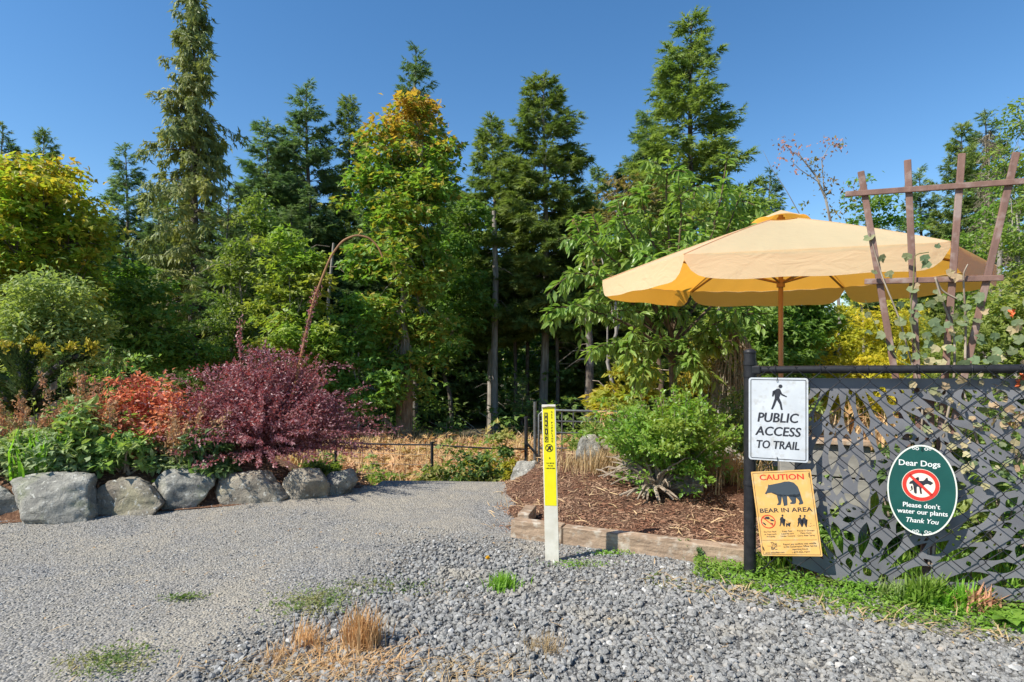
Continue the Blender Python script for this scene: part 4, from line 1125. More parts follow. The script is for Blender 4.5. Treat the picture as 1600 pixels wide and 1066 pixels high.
# ------------------------------------------------------------------ boulders
def rockm(name, moss, ca=(.37, .355, .305), cb=(.155, .15, .135)):
    m, nt, b = newmat(name); b.inputs['Roughness'].default_value = .9; b.inputs['Specular IOR Level'].default_value = .15
    c = mixc(nt, ramp(nt, noisen(nt, 5, 6, .65, dist=.8), .36, .64), ca, cb)
    c = mixc(nt, ramp(nt, noisen(nt, 3.3, 5, .6), .55, .70), c, moss)
    c = mixc(nt, ramp(nt, noisen(nt, 26, 4, .6), .58, .68), c, (.52, .51, .45))
    c = mixc(nt, ramp(nt, noisen(nt, 75, 3, .6), .58, .72), c, (.07, .07, .065))
    nt.links.new(c, b.inputs['Base Color'])
    ad = nn(nt, 'ShaderNodeMath', operation='ADD'); nt.links.new(noisen(nt, 14, 8, .7, dist=.5), ad.inputs[0]); nt.links.new(noisen(nt, 4, 4), ad.inputs[1])
    bumpn(nt, b, ad.outputs[0], .9, .035)
    return m
ROCKA = rockm('boulder_grey', (.25, .26, .17)); ROCKB = rockm('boulder_brown', (.30, .27, .18), (.36, .32, .25), (.17, .145, .115))
def boulder(seed, px0, px1, pt, pbm, depth, label, mat, group, thick=.8, z=None, rz=0.):
    d = depth
    w = (px1 - px0) / F * d; zb = z if z is not None else EYE - (pbm - HY) / F * d
    hh = (pbm - pt) / F * d
    dc = d + w * thick * .35
    o = bpy.data.objects.new('boulder', rock_mesh(seed, w / 2 * 1.04, w / 2 * thick, hh * .66, mat)); C.objects.link(o)
    # scale the mesh so that its box is what was asked for
    me = o.data; V = np.zeros(len(me.vertices) * 3, np.float32); me.vertices.foreach_get('co', V); V = V.reshape(-1, 3)
    mn, mx = V.min(0), V.max(0)
    V[:, 0] = (V[:, 0] - (mn[0] + mx[0]) / 2) / (mx[0] - mn[0]) * w
    V[:, 2] = (V[:, 2] - mn[2]) / (mx[2] - mn[2]) * (hh + .09) - .09
    me.vertices.foreach_set('co', V.ravel()); me.update()
    o.location = (((px0 + px1) / 2 - 800) / F * dc, dc, zb); o.rotation_euler = (0, 0, rz)
    return tag(o, label, 'boulder', group)
BG = 'boulders edging the left garden bed'
boulder(3, -50, 34, 762, 818, 4.15, 'dark boulder cut off by the left edge of the photo', ROCKA, BG)
boulder(14, 14, 158, 746, 822, 4.09, 'large pale boulder with jagged ledge under the reddish spikes', ROCKA, BG, .7)
boulder(25, 143, 264, 752, 809, 4.30, 'squarish brown grey boulder with flat vertical face', ROCKB, BG, .65)
boulder(41, 232, 338, 736, 801, 4.46, 'tall rounded dark boulder below the low green shrub', ROCKA, BG, .8)
boulder(52, 330, 452, 740, 793, 4.62, 'long smooth low boulder with pale sloping top', ROCKB, BG, .6)
boulder(63, 443, 517, 733, 786, 4.76, 'upright blocky boulder next to last of the row', ROCKB, BG, .8)
boulder(74, 506, 560, 735, 779, 4.90, 'small rounded boulder at the path end of the row', ROCKA, BG, .9)
BR_ = 'boulders around the mulch bed'
boulder(81, 797, 856, 722, 761, 5.35, 'cracked pale boulder behind the yellow marker post', ROCKA, BR_, .8)
boulder(92, 898, 946, 684, 730, 5.15, 'pointed grey boulder left of the green mound shrub', ROCKA, BR_, .8, z=.24)
boulder(93, 936, 966, 690, 722, 5.3, 'small brown stone leaning on the pointed boulder', ROCKB, BR_, .8, z=.25)
boulder(104, 1010, 1096, 728, 790, 4.35, 'shaded boulder sitting underneath the green mound shrub', ROCKA, BR_, .8, z=.11)
boulder(115, 1108, 1168, 702, 745, 4.9, 'grey boulder by the black fence post', ROCKA, BR_, .8, z=.2)

# ------------------------------------------------------------------ left garden bed plants
LF1 = leafmat('perennial_leaves', (.13, .23, .06), (.21, .31, .10), (.25, .29, .09), .38, 4, .5)
LF2 = leafmat('grey_green_leaves', (.19, .25, .12), (.27, .32, .17), (.24, .28, .10), .35, 4, .6)
LF3 = leafmat('dark_green_leaves', (.08, .155, .045), (.14, .22, .07), (.12, .18, .07), .35, 4, .4, spec=.4)
LIME = leafmat('lime_blades', (.14, .30, .03), (.20, .36, .05), None, .45, 4, .5)
PURP = leafmat('barberry_leaves', (.15, .055, .075), (.33, .17, .185), (.36, .17, .16), .34, 3, .42, spec=.4, tcol=(1.7, .6, .5))
REDL = leafmat('red_orange_leaves', (.60, .20, .12), (.68, .30, .19), (.58, .28, .15), .42, 4, .5, tcol=(1.2, .9, .6))
DRYB = leafmat('dry_brown_flowers', (.44, .25, .13), (.54, .34, .20), (.38, .26, .11), .25, 5, .8, tcol=(1.1, .9, .7))
SPIK = leafmat('reddish_seed_spikes', (.46, .21, .13), (.54, .31, .18), (.25, .2, .08), .25, 6, .7, tcol=(1.1, .9, .7))
PURPS = pmat('barberry_stem', (.10, .035, .03), (.2, .09, .05), 12, .8)
def at(px, d):
    x = (px - 800) / F * d
    return (x, d, bedpt(x, d))
# purple barberry
bx = at(412, 5.15)
root = thing('barberry_shrub', 'large purple leaved barberry shrub arching over the boulders', 'shrub', bx)
root.scale = (1, .62, 1)
st, lf = arching(4, 330, .98, 1.30, .033, KITE, 76, up=.95, droop=.55, r0=.004, jit=.6, sparse=.3)
st2, lf2 = arching(14, 240, 1.06, 1.36, .028, KITE, 84, up=.9, droop=.5, r0=.004, sparse=.35, jit=.55)
clumps(lf, rng(44), *(lambda q, d: (nrm(d) * [.72, .6, .66] * (.65 + .38 * q.rand(150, 1)) + [0, 0, .26], q.uniform(.07, .15, 150)))(rng(45), np.abs(rng(46).normal(0, 1, (150, 3))) * np.sign(rng(47).normal(0, 1, (150, 3)) + [0, 0, 9])), 80, .033, KITE, .8, hang=.05)
st.build('stems', PURPS, root); o = lf.build('foliage', PURP, root)
o = st2.build('stems', PURPS, root); o = lf2.build('foliage', PURP, root)
r = rng(9)
def cane(pts, leafs, rr, mat, ls=.032, d=5.1):
    p = np.array([P(x, y, d + dz)[:] for x, y, dz in pts]) - np.array(bx)
    n = len(p); s = np.linspace(0, n - 1, n * 6); p[:, 1] /= .62; q = np.stack([np.interp(s, range(n), p[:, c]) for c in range(3)], -1)
    for _ in range(4): q[1:-1] = (q[:-2] + q[2:] + q[1:-1] * 2) / 4
    m = MB(); tube(m, q, np.linspace(rr, rr * .55, len(q)), 7); m.build('cane', mat, root, True)
    if leafs:
        f0, f1, k = leafs; i = r.uniform(f0, f1, k) * (len(q) - 1); pp = np.stack([np.interp(i, range(len(q)), q[:, c]) for c in range(3)], -1) + r.normal(0, .016, (k, 3))
        m = MB(); ax = nrm(np.gradient(q, axis=0)); dd = np.stack([np.interp(i, range(len(q)), ax[:, c]) for c in range(3)], -1)
        scatter(m, KITE, pp, dd * .8 + r.normal(0, .5, (k, 3)), r.normal(0, .6, (k, 3)) + [0, -.3, 1], ls * (.6 + .6 * r.rand(k))); m.build('cane_leaves', PURP, root)
CANEM = pmat('orange_brown_cane', (.30, .15, .055), (.20, .10, .045), 9, .6, .3)
cane([(440, 690, 0), (452, 640, 0), (468, 570, 0), (478, 520, 0), (490, 470, 0), (503, 435, 0), (517, 400, 0), (535, 376, 0), (556, 367, 0), (576, 371, 0), (590, 384, 0), (598, 402, 0)], (.12, .42, 340), .0135, CANEM, .026)
cane([(385, 640, 0), (376, 560, 0), (374, 528, 0), (375, 497, 0)], (.3, 1, 110), .006, PURPS, .03)
cane([(490, 660, 0), (520, 628, 0), (548, 614, 0), (572, 603, 0)], (.1, 1, 110), .006, PURPS, .032)
cane([(430, 640, 0), (478, 580, 0), (520, 570, 0), (552, 574, 0)], (.1, 1, 130), .005, PURPS, .03)
cane([(330, 640, 0), (290, 596, 0), (262, 586, 0)], (.1, 1, 90), .005, PURPS, .03)
cane([(480, 650, 0), (500, 640, 0), (520, 644, 0), (542, 655, 0)], (.1, 1, 80), .005, PURPS, .03)

def bush(name, label, cat, seed, px, d, wpx, ytop, nc, nl, leaf, mat, T=KITE, z=None, crad=None, group=None, stem=TWIG, ry=None, hang=.15, ybase=None):
    loc = at(px, d) if z is None else ((px - 800) / F * d, d, z)
    rx = wpx / 2 / F * d; top = EYE - (ytop - HY) / F * d; rz = max(.12, top - loc[2])
    me = bush_meshes(seed, rx * .92, (ry or rx) * .9, rz * .92, nc, nl, leaf, T, (stem, mat), crad or (rx * .16, rx * .30), hang=hang)
    return plant(name, me, label, cat, loc, parts=('stems', 'foliage'), group=group)
bush('azalea_shrub', 'red and orange leaved azalea beside the purple barberry', 'shrub', 51, 222, 4.98, 185, 578, 120, 60, .05, REDL, ry=.40)
bush('spirea_shrub', 'dry tan flowered spirea spreading below the red azalea', 'shrub', 52, 245, 4.92, 130, 640, 70, 50, .034, DRYB, ry=.28)
bush('leafy_perennial', 'low dark green leafy perennial above the tall rounded boulder', 'plant', 53, 322, 4.78, 98, 668, 50, 26, .07, LF3, OVAL, ry=.18)
bush('lavender_clump', 'grey green feathery clump with dried seed heads by barberry', 'plant', 54, 368, 4.90, 52, 690, 26, 40, .035, LF2, BLADE, ry=.12)
bush('peony_plant', 'broad dark green perennial mass in the middle of left bed', 'plant', 55, 138, 4.66, 130, 628, 80, 26, .075, LF1, OVAL, ry=.3)
bush('hardy_geranium', 'sprawling grey green perennial above the large pale boulder', 'plant', 56, 55, 4.50, 200, 672, 110, 30, .055, LF2, MAPLE, ry=.22)
bush('leafy_perennial', 'green and bronze perennial above the squarish boulder', 'plant', 57, 196, 4.62, 120, 655, 56, 26, .06, LF1, MAPLE, ry=.2)
bush('leafy_perennial', 'pale green perennial tangled below the dry spirea', 'plant', 58, 262, 4.74, 90, 680, 34, 24, .055, LF2, OVAL, ry=.16)
bush('phlox_plant', 'tall loose green plant behind the red azalea', 'plant', 59, 212, 5.55, 80, 540, 46, 20, .06, LF1, KITE, ry=.3)
bush('phlox_plant', 'tall pale green plant behind the lupin stems', 'plant', 60, 150, 5.7, 80, 580, 50, 22, .06, LF2, KITE, ry=.3)
bush('juniper_shrub', 'olive green mounded shrub under the monkey puzzle', 'shrub', 61, 10, 5.3, 130, 660, 60, 40, .05, CEDAR, BLADE, ry=.4)
bush('leafy_perennial', 'rust tinged perennial at the far left edge', 'plant', 62, -20, 4.7, 120, 690, 40, 26, .06, REDL, MAPLE, ry=.2)
# lime grass clump
r = rng(61); mb = MB(); l0 = at(62, 4.5); q = r.normal(0, .07, (420, 3)) * [1, 1, 0]
blades(mb, r, q, .34, 1.3, .75); tag(mb.build('grass_clump', LIME), 'bright lime green grass clump in the left bed', 'grass clump').location = l0
# seed spikes
def spikes(label, px, d, n, ytop, ws, seed, mat=SPIK):
    r = rng(seed); l = at(px, d); root = thing('astilbe_plant', label, 'plant', l, group='reddish flower spikes in the left bed')
    top = EYE - (ytop - HY) / F * d - l[2]; st = MB()
    for i in range(n):
        fl = MB()
        a = r.normal(0, ws, 2); hh = top * r.uniform(.7, 1.0)
        e = np.array([a[0] * 1.6, a[1] * 1.6, hh]); pts = np.linspace([a[0] * .5, a[1] * .5, 0], e, 5); tube(st, pts, [.005, .004, .004, .003, .002], 4, cap=False)
        k = 130; f = .4 + .6 * r.rand(k); rr = (1 - f) * .055 + .009
        pp = np.array([0, 0, 0]) + np.stack([np.interp(f, np.linspace(0, 1, 5), pts[:, c]) for c in range(3)], -1) + r.normal(0, 1, (k, 3)) * rr[:, None]
        scatter(fl, KITE, pp, r.normal(0, 1, (k, 3)) + [0, 0, .8], r.normal(0, 1, (k, 3)), .030 * (.6 + .6 * r.rand(k)))
        fl.build('flower_spike', mat, root)
    st.build('stems', TWIG, root)
spikes('rusty flower spikes at the left edge above the large boulder', 16, 4.62, 9, 612, .05, 71)
spikes('reddish spikes leaning in front of the lime grass', 72, 4.60, 8, 632, .06, 72)
spikes('tall tan flower spikes in the middle of left bed', 126, 4.72, 9, 578, .05, 73)
spikes('dry tan spikes next to the red azalea', 168, 4.68, 9, 622, .07, 74, DRYB)
spikes('tan spikes in front of the barberry and azalea', 285, 4.80, 12, 632, .09, 75, DRYB)
# lupin stems
r = rng(81); l = at(125, 5.0); root = thing('lupin_plant', 'tall thin green stems rising over the left bed', 'plant', l); st = MB(); lf = MB()
for i in range(26):
    x = r.normal(0, .16); y = r.normal(0, .12); hh = (EYE - (r.uniform(530, 620) - HY) / F * 4.9) - l[2]; e = np.array([x * 1.25 + r.normal(0, .03), y, hh])
    tube(st, np.linspace([x, y, 0], e, 4), [.005, .004, .004, .0025], 4, cap=False)
    k = 22; f = r.uniform(.2, 1, k)[:, None]; pp = np.array([x, y, 0]) * (1 - f) + e * f + r.normal(0, .008, (k, 3))
    scatter(lf, KITE, pp, r.normal(0, 1, (k, 3)) + [0, 0, .7], r.normal(0, 1, (k, 3)), .045 * (.6 + .6 * r.rand(k)))
st.build('stems', STEMG, root); lf.build('foliage', LF1, root)

# monkey puzzle tree
MP = leafmat('monkey_puzzle_scales', (.05, .085, .025), (.085, .12, .03), None, .1, 3, .5)
MPT = leafmat('monkey_puzzle_tips', (.34, .30, .03), (.42, .30, .04), None, .2, 3, .5)
l = at(34, 4.95); root = thing('monkey_puzzle_tree', 'young monkey puzzle tree with thick spiky arms and yellow tips', 'tree', l)
r = rng(91)
def arm(pts, rr, tip=True):
    p = np.array([P(x, y, 4.95 + dz)[:] for x, y, dz in pts]) - np.array(l)
    n = len(p); s = np.linspace(0, n - 1, n * 6); q = np.stack([np.interp(s, range(n), p[:, c]) for c in range(3)], -1)
    for _ in range(4): q[1:-1] = (q[:-2] + q[2:] + q[1:-1] * 2) / 4
    m = MB(); tube(m, q, np.linspace(rr * .55, rr * .4, len(q)), 6, mi=1)
    L = np.linalg.norm(np.diff(q, axis=0), axis=1).sum(); k = int(L * 900)
    i = r.rand(k) * (len(q) - 1); pp = np.stack([np.interp(i, range(len(q)), q[:, c]) for c in range(3)], -1)
    ax = nrm(np.gradient(q, axis=0)); t = np.stack([np.interp(i, range(len(q)), ax[:, c]) for c in range(3)], -1)
    o_ = r.normal(0, 1, (k, 3)); o_ = nrm(o_ - t * (o_ * t).sum(1)[:, None])
    scatter(m, KITE, pp + o_ * rr * .5, t * .8 + o_ * .8, o_ - t * .5, rr * 1.0 * (.7 + .5 * r.rand(k)))
    m.build('limb', [MP, BARK], root)
    if tip:
        m = MB(); k = 150; scatter(m, KITE, q[-1] + r.normal(0, rr * .5, (k, 3)), nrm(r.normal(0, 1, (k, 3))) + ax[-1] * .9, r.normal(0, 1, (k, 3)), rr * .9); m.build('limb_tip', MPT, root)
m = MB(); tube(m, [(0, 0, -.05), (0.01, 0, .2), (0, .0, .45), (.01, 0, .62)], [.045, .04, .035, .015], 8); m.build('trunk', BARK, root, True)
for a in ([(38, 640, 0), (32, 600, 0), (18, 570, 0), (4, 545, 0)], [(36, 650, 0), (40, 610, -.1), (28, 570, -.1), (17, 546, -.1)], [(36, 620, 0), (40, 585, 0), (52, 560, 0), (62, 548, 0)],
          [(34, 630, .1), (60, 605, .1), (90, 580, .1), (110, 546, .1)], [(36, 640, 0), (70, 588, -.1), (105, 560, -.1), (128, 556, -.1), (141, 545, -.1)], [(34, 620, 0), (20, 600, .1), (-10, 590, .1), (-30, 560, .1)],
          [(34, 650, 0), (10, 620, -.1), (-20, 606, -.1), (-40, 590, -.1)], [(36, 650, .1), (70, 625, .0), (95, 615, .0), (118, 600, 0)], [(34, 600, .1), (40, 560, .2), (50, 535, .2)]):
    arm(a, .046)

# ------------------------------------------------------------------ mulch bed shrub
GREENS = leafmat('mound_shrub_leaves', (.11, .22, .03), (.17, .29, .05), (.19, .25, .05), .42, 4, .38, spec=.45)
sx = (1046 - 800) / F * 4.45
root = thing('mound_shrub', 'bright green mounded shrub with bare woody base on the mulch', 'shrub', (sx, 4.45, float(mulch_z(np.array(sx), np.array(4.45)))))
st, lf = arching(33, 150, .60, .90, .040, OVAL, 60, up=1.15, droop=.25, r0=.006, sparse=.5, jit=.8)
clumps(lf, rng(48), *(lambda q, L: (L[q.randint(0, len(L), 130)] + q.normal(0, 1, (130, 3)) * [.10, .14, .08], q.uniform(.05, .11, 130)))(rng(49), np.array([np.array(P(x, y, 4.45 + dd)[:]) - np.array(root.location) for x, y, dd in ((955, 676, .1), (975, 695, -.1), (1000, 664, 0), (1040, 655, .1), (1075, 668, 0), (1100, 690, .1), (1060, 700, -.25), (1020, 700, -.2), (1080, 735, -.15), (1115, 715, .2), (1030, 745, -.05), (990, 715, -.1), (1050, 670, -.2))])), 40, .040, OVAL, .8, hang=-.1)
st.build('stems', TWIG, root); lf.build('foliage', GREENS, root)
r = rng(34); m = MB()
for i in range(44):
    a = r.uniform(2.2, 5.6); L = r.uniform(.25, .55); e = np.array([math.cos(a) * L, math.sin(a) * L * .7, r.uniform(.05, .30)])
    limb(m, (r.normal(0, .03) - .12, -.12, .0), e + [-.1, 0, 0], .016, .004, r, .18, 5, 7)
for i in range(14):
    a = r.uniform(3.0, 6.0); limb(m, (-.16, -.16, .05), (-.16 + math.cos(a) * r.uniform(.1, .3), -.16 + math.sin(a) * .2, -.01), .02, .006, r, .1, 5, 6)
m.build('bare_branches', TWIG, root)
bush('evergreen_shrub', 'dark evergreen shrub between green mound and fence post', 'shrub', 63, 1135, 5.4, 130, 612, 90, 34, .05, LF3, OVAL, z=.2, crad=(.08, .16))
bush('evergreen_shrub', 'yellowish green shrub peeking left of the green mound', 'shrub', 64, 935, 6.3, 110, 655, 50, 30, .05, ALDER, KITE, z=.15, crad=(.07, .14))
DRYG = leafmat('dry_grass_blades', (.42, .30, .16), (.50, .37, .21), (.34, .25, .12), .3, 4, .8, tcol=(1.1, 1, .8))
DRYO = leafmat('orange_dry_grass', (.48, .27, .11), (.54, .36, .18), (.45, .30, .16), .3, 6, .8, tcol=(1.1, 1, .8))
GRN = leafmat('weed_leaves', (.13, .26, .03), (.20, .34, .05), (.19, .27, .05), .4, 5, .5)
GRND = leafmat('sparse_weed_leaves', (.10, .16, .045), (.15, .21, .065), (.24, .21, .10), .35, 9, .6)
def tuft(name, label, px, py, n, length, spread, mat, seed, lean=.9, group=None, z=.02, wid=.55, cat='grass tuft', flat_=1.0, d=None):
    d = d or F * (EYE - z) / (py - HY); r = rng(seed); x = (px - 800) / F * d
    z_ = float(G(x, d)) if z <= .02 else z
    mb = MB(); q = r.normal(0, spread, (n, 3)) * [1, flat_, 0]
    blades(mb, r, np.concatenate([q, q * 1.5]), length, wid, lean)
    o = mb.build(name, mat); o.location = (x, d, z_); return tag(o, label, cat, group)
tuft('dry_grass', 'dry straw tuft beside the pointed grey boulder', 946, 728, 260, .20, .10, DRYG, 101, z=.23, d=5.0)
tuft('dry_grass', 'dry straw tuft at the foot of the fence post boulder', 1120, 760, 420, .26, .14, DRYG, 102, z=.18, d=4.7)
tuft('dry_grass', 'pale straw below the yellow green shrub', 905, 742, 220, .14, .12, DRYG, 103, z=.2, d=5.2)
tuft('green_tuft', 'single bright green grass tuft in the loose gravel', 786, 921, 130, .075, .028, GRN, 104, 1.6, wid=1.6)
tuft('dry_grass', 'upright orange dry grass tuft in the near gravel', 566, 1012, 190, .15, .026, DRYO, 105, .6)
tuft('dry_grass', 'shorter orange dry tuft left of the upright one', 482, 1008, 90, .10, .035, DRYO, 106, .8)
tuft('dry_grass', 'small rusty dry clump near the bottom left', 432, 1034, 90, .06, .025, DRYO, 107, 1.2)
tuft('dry_grass', 'yellow green dry tuft low in the right gravel', 848, 1020, 120, .06, .035, DRYG, 108, 1.4)
tuft('dry_grass', 'flattened straw patch at the bottom edge', 735, 1058, 110, .10, .11, DRYG, 109, 7., flat_=.5)
tuft('dry_grass', 'matted straw between the orange tufts', 545, 1038, 230, .11, .13, DRYO, 110, 7., flat_=.45)
tuft('dry_grass', 'flat bleached straw spread below the rusty clump', 470, 1052, 120, .10, .12, DRYG, 112, 7., flat_=.4)
tuft('dry_grass', 'short straw wisps beneath green weed patch', 690, 940, 60, .05, .08, DRYG, 111, 3., flat_=.4)
def weedpatch(label, px, py, n, sx_, sy_, mat, seed, leaf=.016):
    d = F * (EYE - .02) / (py - HY); r = rng(seed); x0 = (px - 800) / F * d
    x = x0 + r.normal(0, sx_, n); y = d + r.normal(0, sy_, n)
    mb = MB(); scatter(mb, KITE, np.stack([x - x0, y - d, G(x, y) + .004 + .018 * r.rand(n)], -1), r.normal(0, 1, (n, 3)) * [1, 1, .5] + [0, 0, .3], np.array([0, 0, 1.]) + r.normal(0, .5, (n, 3)), leaf * (.5 + .8 * r.rand(n)))
    o = mb.build('weed_patch', mat); o.location = (x0, d, 0); return tag(o, label, None, 'low weed patches in the gravel', 'stuff')
weedpatch('wide olive green weed patch where loose gravel begins', 492, 945, 900, .10, .085, GRND, 121)
weedpatch('thin weed streak right of the wide weed patch', 610, 922, 360, .15, .05, GRND, 122)
weedpatch('low weed patch near the bottom left corner', 172, 1036, 650, .085, .06, GRND, 123)
weedpatch('tiny weed streak in the middle of the path', 285, 937, 200, .055, .02, GRND, 124)
weedpatch('sparse weeds at the foot of the marker post', 905, 886, 330, .10, .03, GRN, 125, .013)
weedpatch('yellow green weeds in front of the timber', 955, 868, 200, .07, .02, GRN, 126, .016)
# yellow flower
d = F * EYE / (884 - HY); r = rng(7); xf = (762 - 800) / F * d
fl = thing('dandelion', 'single yellow dandelion flower in the gravel', 'flower', (xf, d, .02))
m = MB(); tube(m, [(0, 0, 0), (.002, 0, .012), (0, 0, .02)], .0015, 5); m.build('stem', STEMG, fl)
m = MB(); k = 40; scatter(m, KITE, np.tile([[0, 0, .022]], (k, 1)), r.normal(0, 1, (k, 3)) + [0, 0, .6], np.array([0, 0, 1.]) + r.normal(0, .2, (k, 3)), .018); m.build('petals', pmat('yellow_petals', (.80, .50, .03), None, rough=.6), fl)
# upright weed by the timber
for i, (px, py, hh, lab) in enumerate(((1066, 884, .13, 'upright leafy weed in front of the timber edging'), (1090, 890, .09, 'small dark weed between leafy weed and fence post'))):
    d = 3.36 if i == 0 else 3.30; r = rng(130 + i); root = thing('tall_weed', lab, 'weed', ((px - 800) / F * d, d, .02)); st = MB(); lf = MB()
    for s in range(3):
        e = np.array([r.normal(0, .02), r.normal(0, .01), hh * r.uniform(.7, 1)]); tube(st, np.linspace([0, 0, -.01], e, 4), .002, 4)
        k = 12; f = r.uniform(.15, 1, k)[:, None]; scatter(lf, KITE, e * f, r.normal(0, 1, (k, 3)) + [0, 0, .4], r.normal(0, .4, (k, 3)) + [0, -.4, 1], .032)
    st.build('stem', STEMG, root); lf.build('foliage', [GRND, LF3][i], root)
# weeds growing along the fence foot
r = rng(140); n = 13000
u = r.uniform(-.28, 2.6, n); w = .17 + .05 * np.sin(u * 4) ; off = -.06 + (w + .10) * r.rand(n) ** 1.25 + .11 * smooth(u / .5) * r.rand(n)
den = .5 + .5 * np.sin(u * 9 + off * 25) * np.sin(u * 23 - off * 9)
k = r.rand(n) < .35 + .65 * den; u, off = u[k], off[k]
pp = FO + FU * u[:, None] + FN * off[:, None]; pp[:, 2] = G(pp[:, 0], pp[:, 1]) + (.005 + .05 * r.rand(len(u)) * np.clip(1.2 - off * 4, .15, 1))
mb = MB(); scatter(mb, OVAL, pp, r.normal(0, 1, (len(u), 3)) * [1, 1, .5] + [0, 0, .25], np.array([0, 0, 1.]) + r.normal(0, .45, (len(u), 3)), .015 + .015 * r.rand(len(u)))
tag(mb.build('ground_cover', GRN), kind='stuff')
r = rng(141); n = 1500; u = r.uniform(-.5, 2.6, n); off = .18 + .22 * r.rand(n)
pp = FO + FU * u[:, None] + FN * off[:, None]; pp[:, 2] = G(pp[:, 0], pp[:, 1]) + .003 + .012 * r.rand(n)
mb = MB(); scatter(mb, KITE, pp, r.normal(0, 1, (n, 3)) * [1, 1, .3], np.array([0, 0, 1.]) + r.normal(0, .4, (n, 3)), .012 + .014 * r.rand(n)); 
pp2 = pp[:500] + [0, 0, .004]; scatter(mb, BLADE, pp2, r.normal(0, 1, (500, 3)) * [1, 1, .25], np.array([0, 0, 1.]) + r.normal(0, .4, (500, 3)), .05 + .05 * r.rand(500), 1)
tag(mb.build('sparse_weeds', [GRND, DRYG]), kind='stuff')
for i, (px, n, ln, lab, mat) in enumerate(((1446, 240, .15, 'arching green daylily clump under the oval sign', GRN), (1500, 170, .13, 'green grass clump right of the daylily', LIME), (1530, 120, .12, 'reddish grass clump against the screen', SPIK), (1395, 120, .10, 'short dark green clump left of the daylily', LF1))):
    uu, zz = fpx(px, 925, .06); p_ = fw(uu, .02, .06); r = rng(150 + i); mb = MB(); blades(mb, r, r.normal(0, .035, (n, 3)) * [1, .6, 0], ln, 1.6, 1.3)
    o = mb.build('grass_clump', mat); o.location = p_; tag(o, lab, 'grass clump', 'clumps along the fence foot')
r = rng(160); p_ = fw(fpx(1575, 960, .14)[0], .02, .14); root = thing('broadleaf_weed', 'broad leaved green weed at the right edge below the fence', 'weed', p_)
for k in range(11):
    a = r.uniform(0, 6.28); put_leaf(one(OVAL, GRN, 'leaf') if k == 0 else bpy.data.objects[-1].data if False else root.children[0].data, (0, 0, .01), (math.cos(a), math.sin(a), .35), (-.3 * math.cos(a), -.3 * math.sin(a), 1), r.uniform(.07, .13), root)

# plants behind the screen
r = rng(170); n = 9000; u = r.uniform(0, 3.4, n); off = -.10 - 2.0 * r.rand(n)
pp = FO + FU * u[:, None] + FN * off[:, None]; pp[:, 2] = .04
mb = MB(); blades(mb, r, pp, .11, 1.6, .9); tag(mb.build('lawn_grass', GRN), kind='stuff')
for i, (px, d, w, yt, mat, lab) in enumerate(((1300, 3.7, 60, 600, LF1, 'leafy green plant behind the planter, seen through the screen'), (1410, 3.45, 70, 650, LF3, 'dark plant behind the oval sign'), (1560, 3.35, 120, 610, LF1, 'green plant behind the right part of the screen'))):
    bush('garden_plant', lab, 'plant', 180 + i, px, d, w, yt, 40, 26, .06, mat, OVAL, z=.04)
# golden shrub
GOLD = leafmat('golden_foliage', (.52, .48, .05), (.40, .42, .055), (.60, .47, .05), .42, 2.2, .6)
bush('golden_shrub', 'golden yellow feathery shrub beneath the umbrella', 'shrub', 190, 1380, 8.6, 230, 448, 300, 100, .10, GOLD, SPRAY, z=-.35, crad=(.14, .30), ry=.8)
bush('golden_shrub', 'lower golden green shrub right of the feathery one', 'shrub', 191, 1480, 6.2, 150, 480, 110, 70, .07, ALDER, SPRAY, z=.0, crad=(.10, .2), ry=.5)
# weeping dry shrub
r = rng(195); x0 = (1150 - 800) / F * 6.4; root = thing('weeping_shrub', 'dried brown weeping shrub behind the fence post', 'shrub', (x0, 6.4, .1)); st = MB(); lf = MB()
for i in range(140):
    a = r.uniform(0, 6.28); R0 = r.uniform(.05, .30); zt_ = 1.45 - R0 * .8; p = np.array([[0, 0, 1.2], [math.cos(a) * R0 * .6, math.sin(a) * R0 * .6, zt_], [math.cos(a) * R0, math.sin(a) * R0, zt_ - .3], [math.cos(a) * R0 * 1.1, math.sin(a) * R0 * 1.1, zt_ - r.uniform(.5, 1.0)]])
    tube(st, p, .004, 3, cap=False); k = 14; f = r.uniform(1, 3, k); pp = np.stack([np.interp(f, range(4), p[:, c]) for c in range(3)], -1); scatter(lf, KITE, pp, r.normal(0, .5, (k, 3)) - [0, 0, 1], r.normal(0, 1, (k, 3)), .05)
tube(st, [(0, 0, -.1), (.03, 0, .6), (0, 0, 1.25)], [.03, .025, .02], 7); st.build('stems', TWIG, root); lf.build('foliage', DEADN, root)

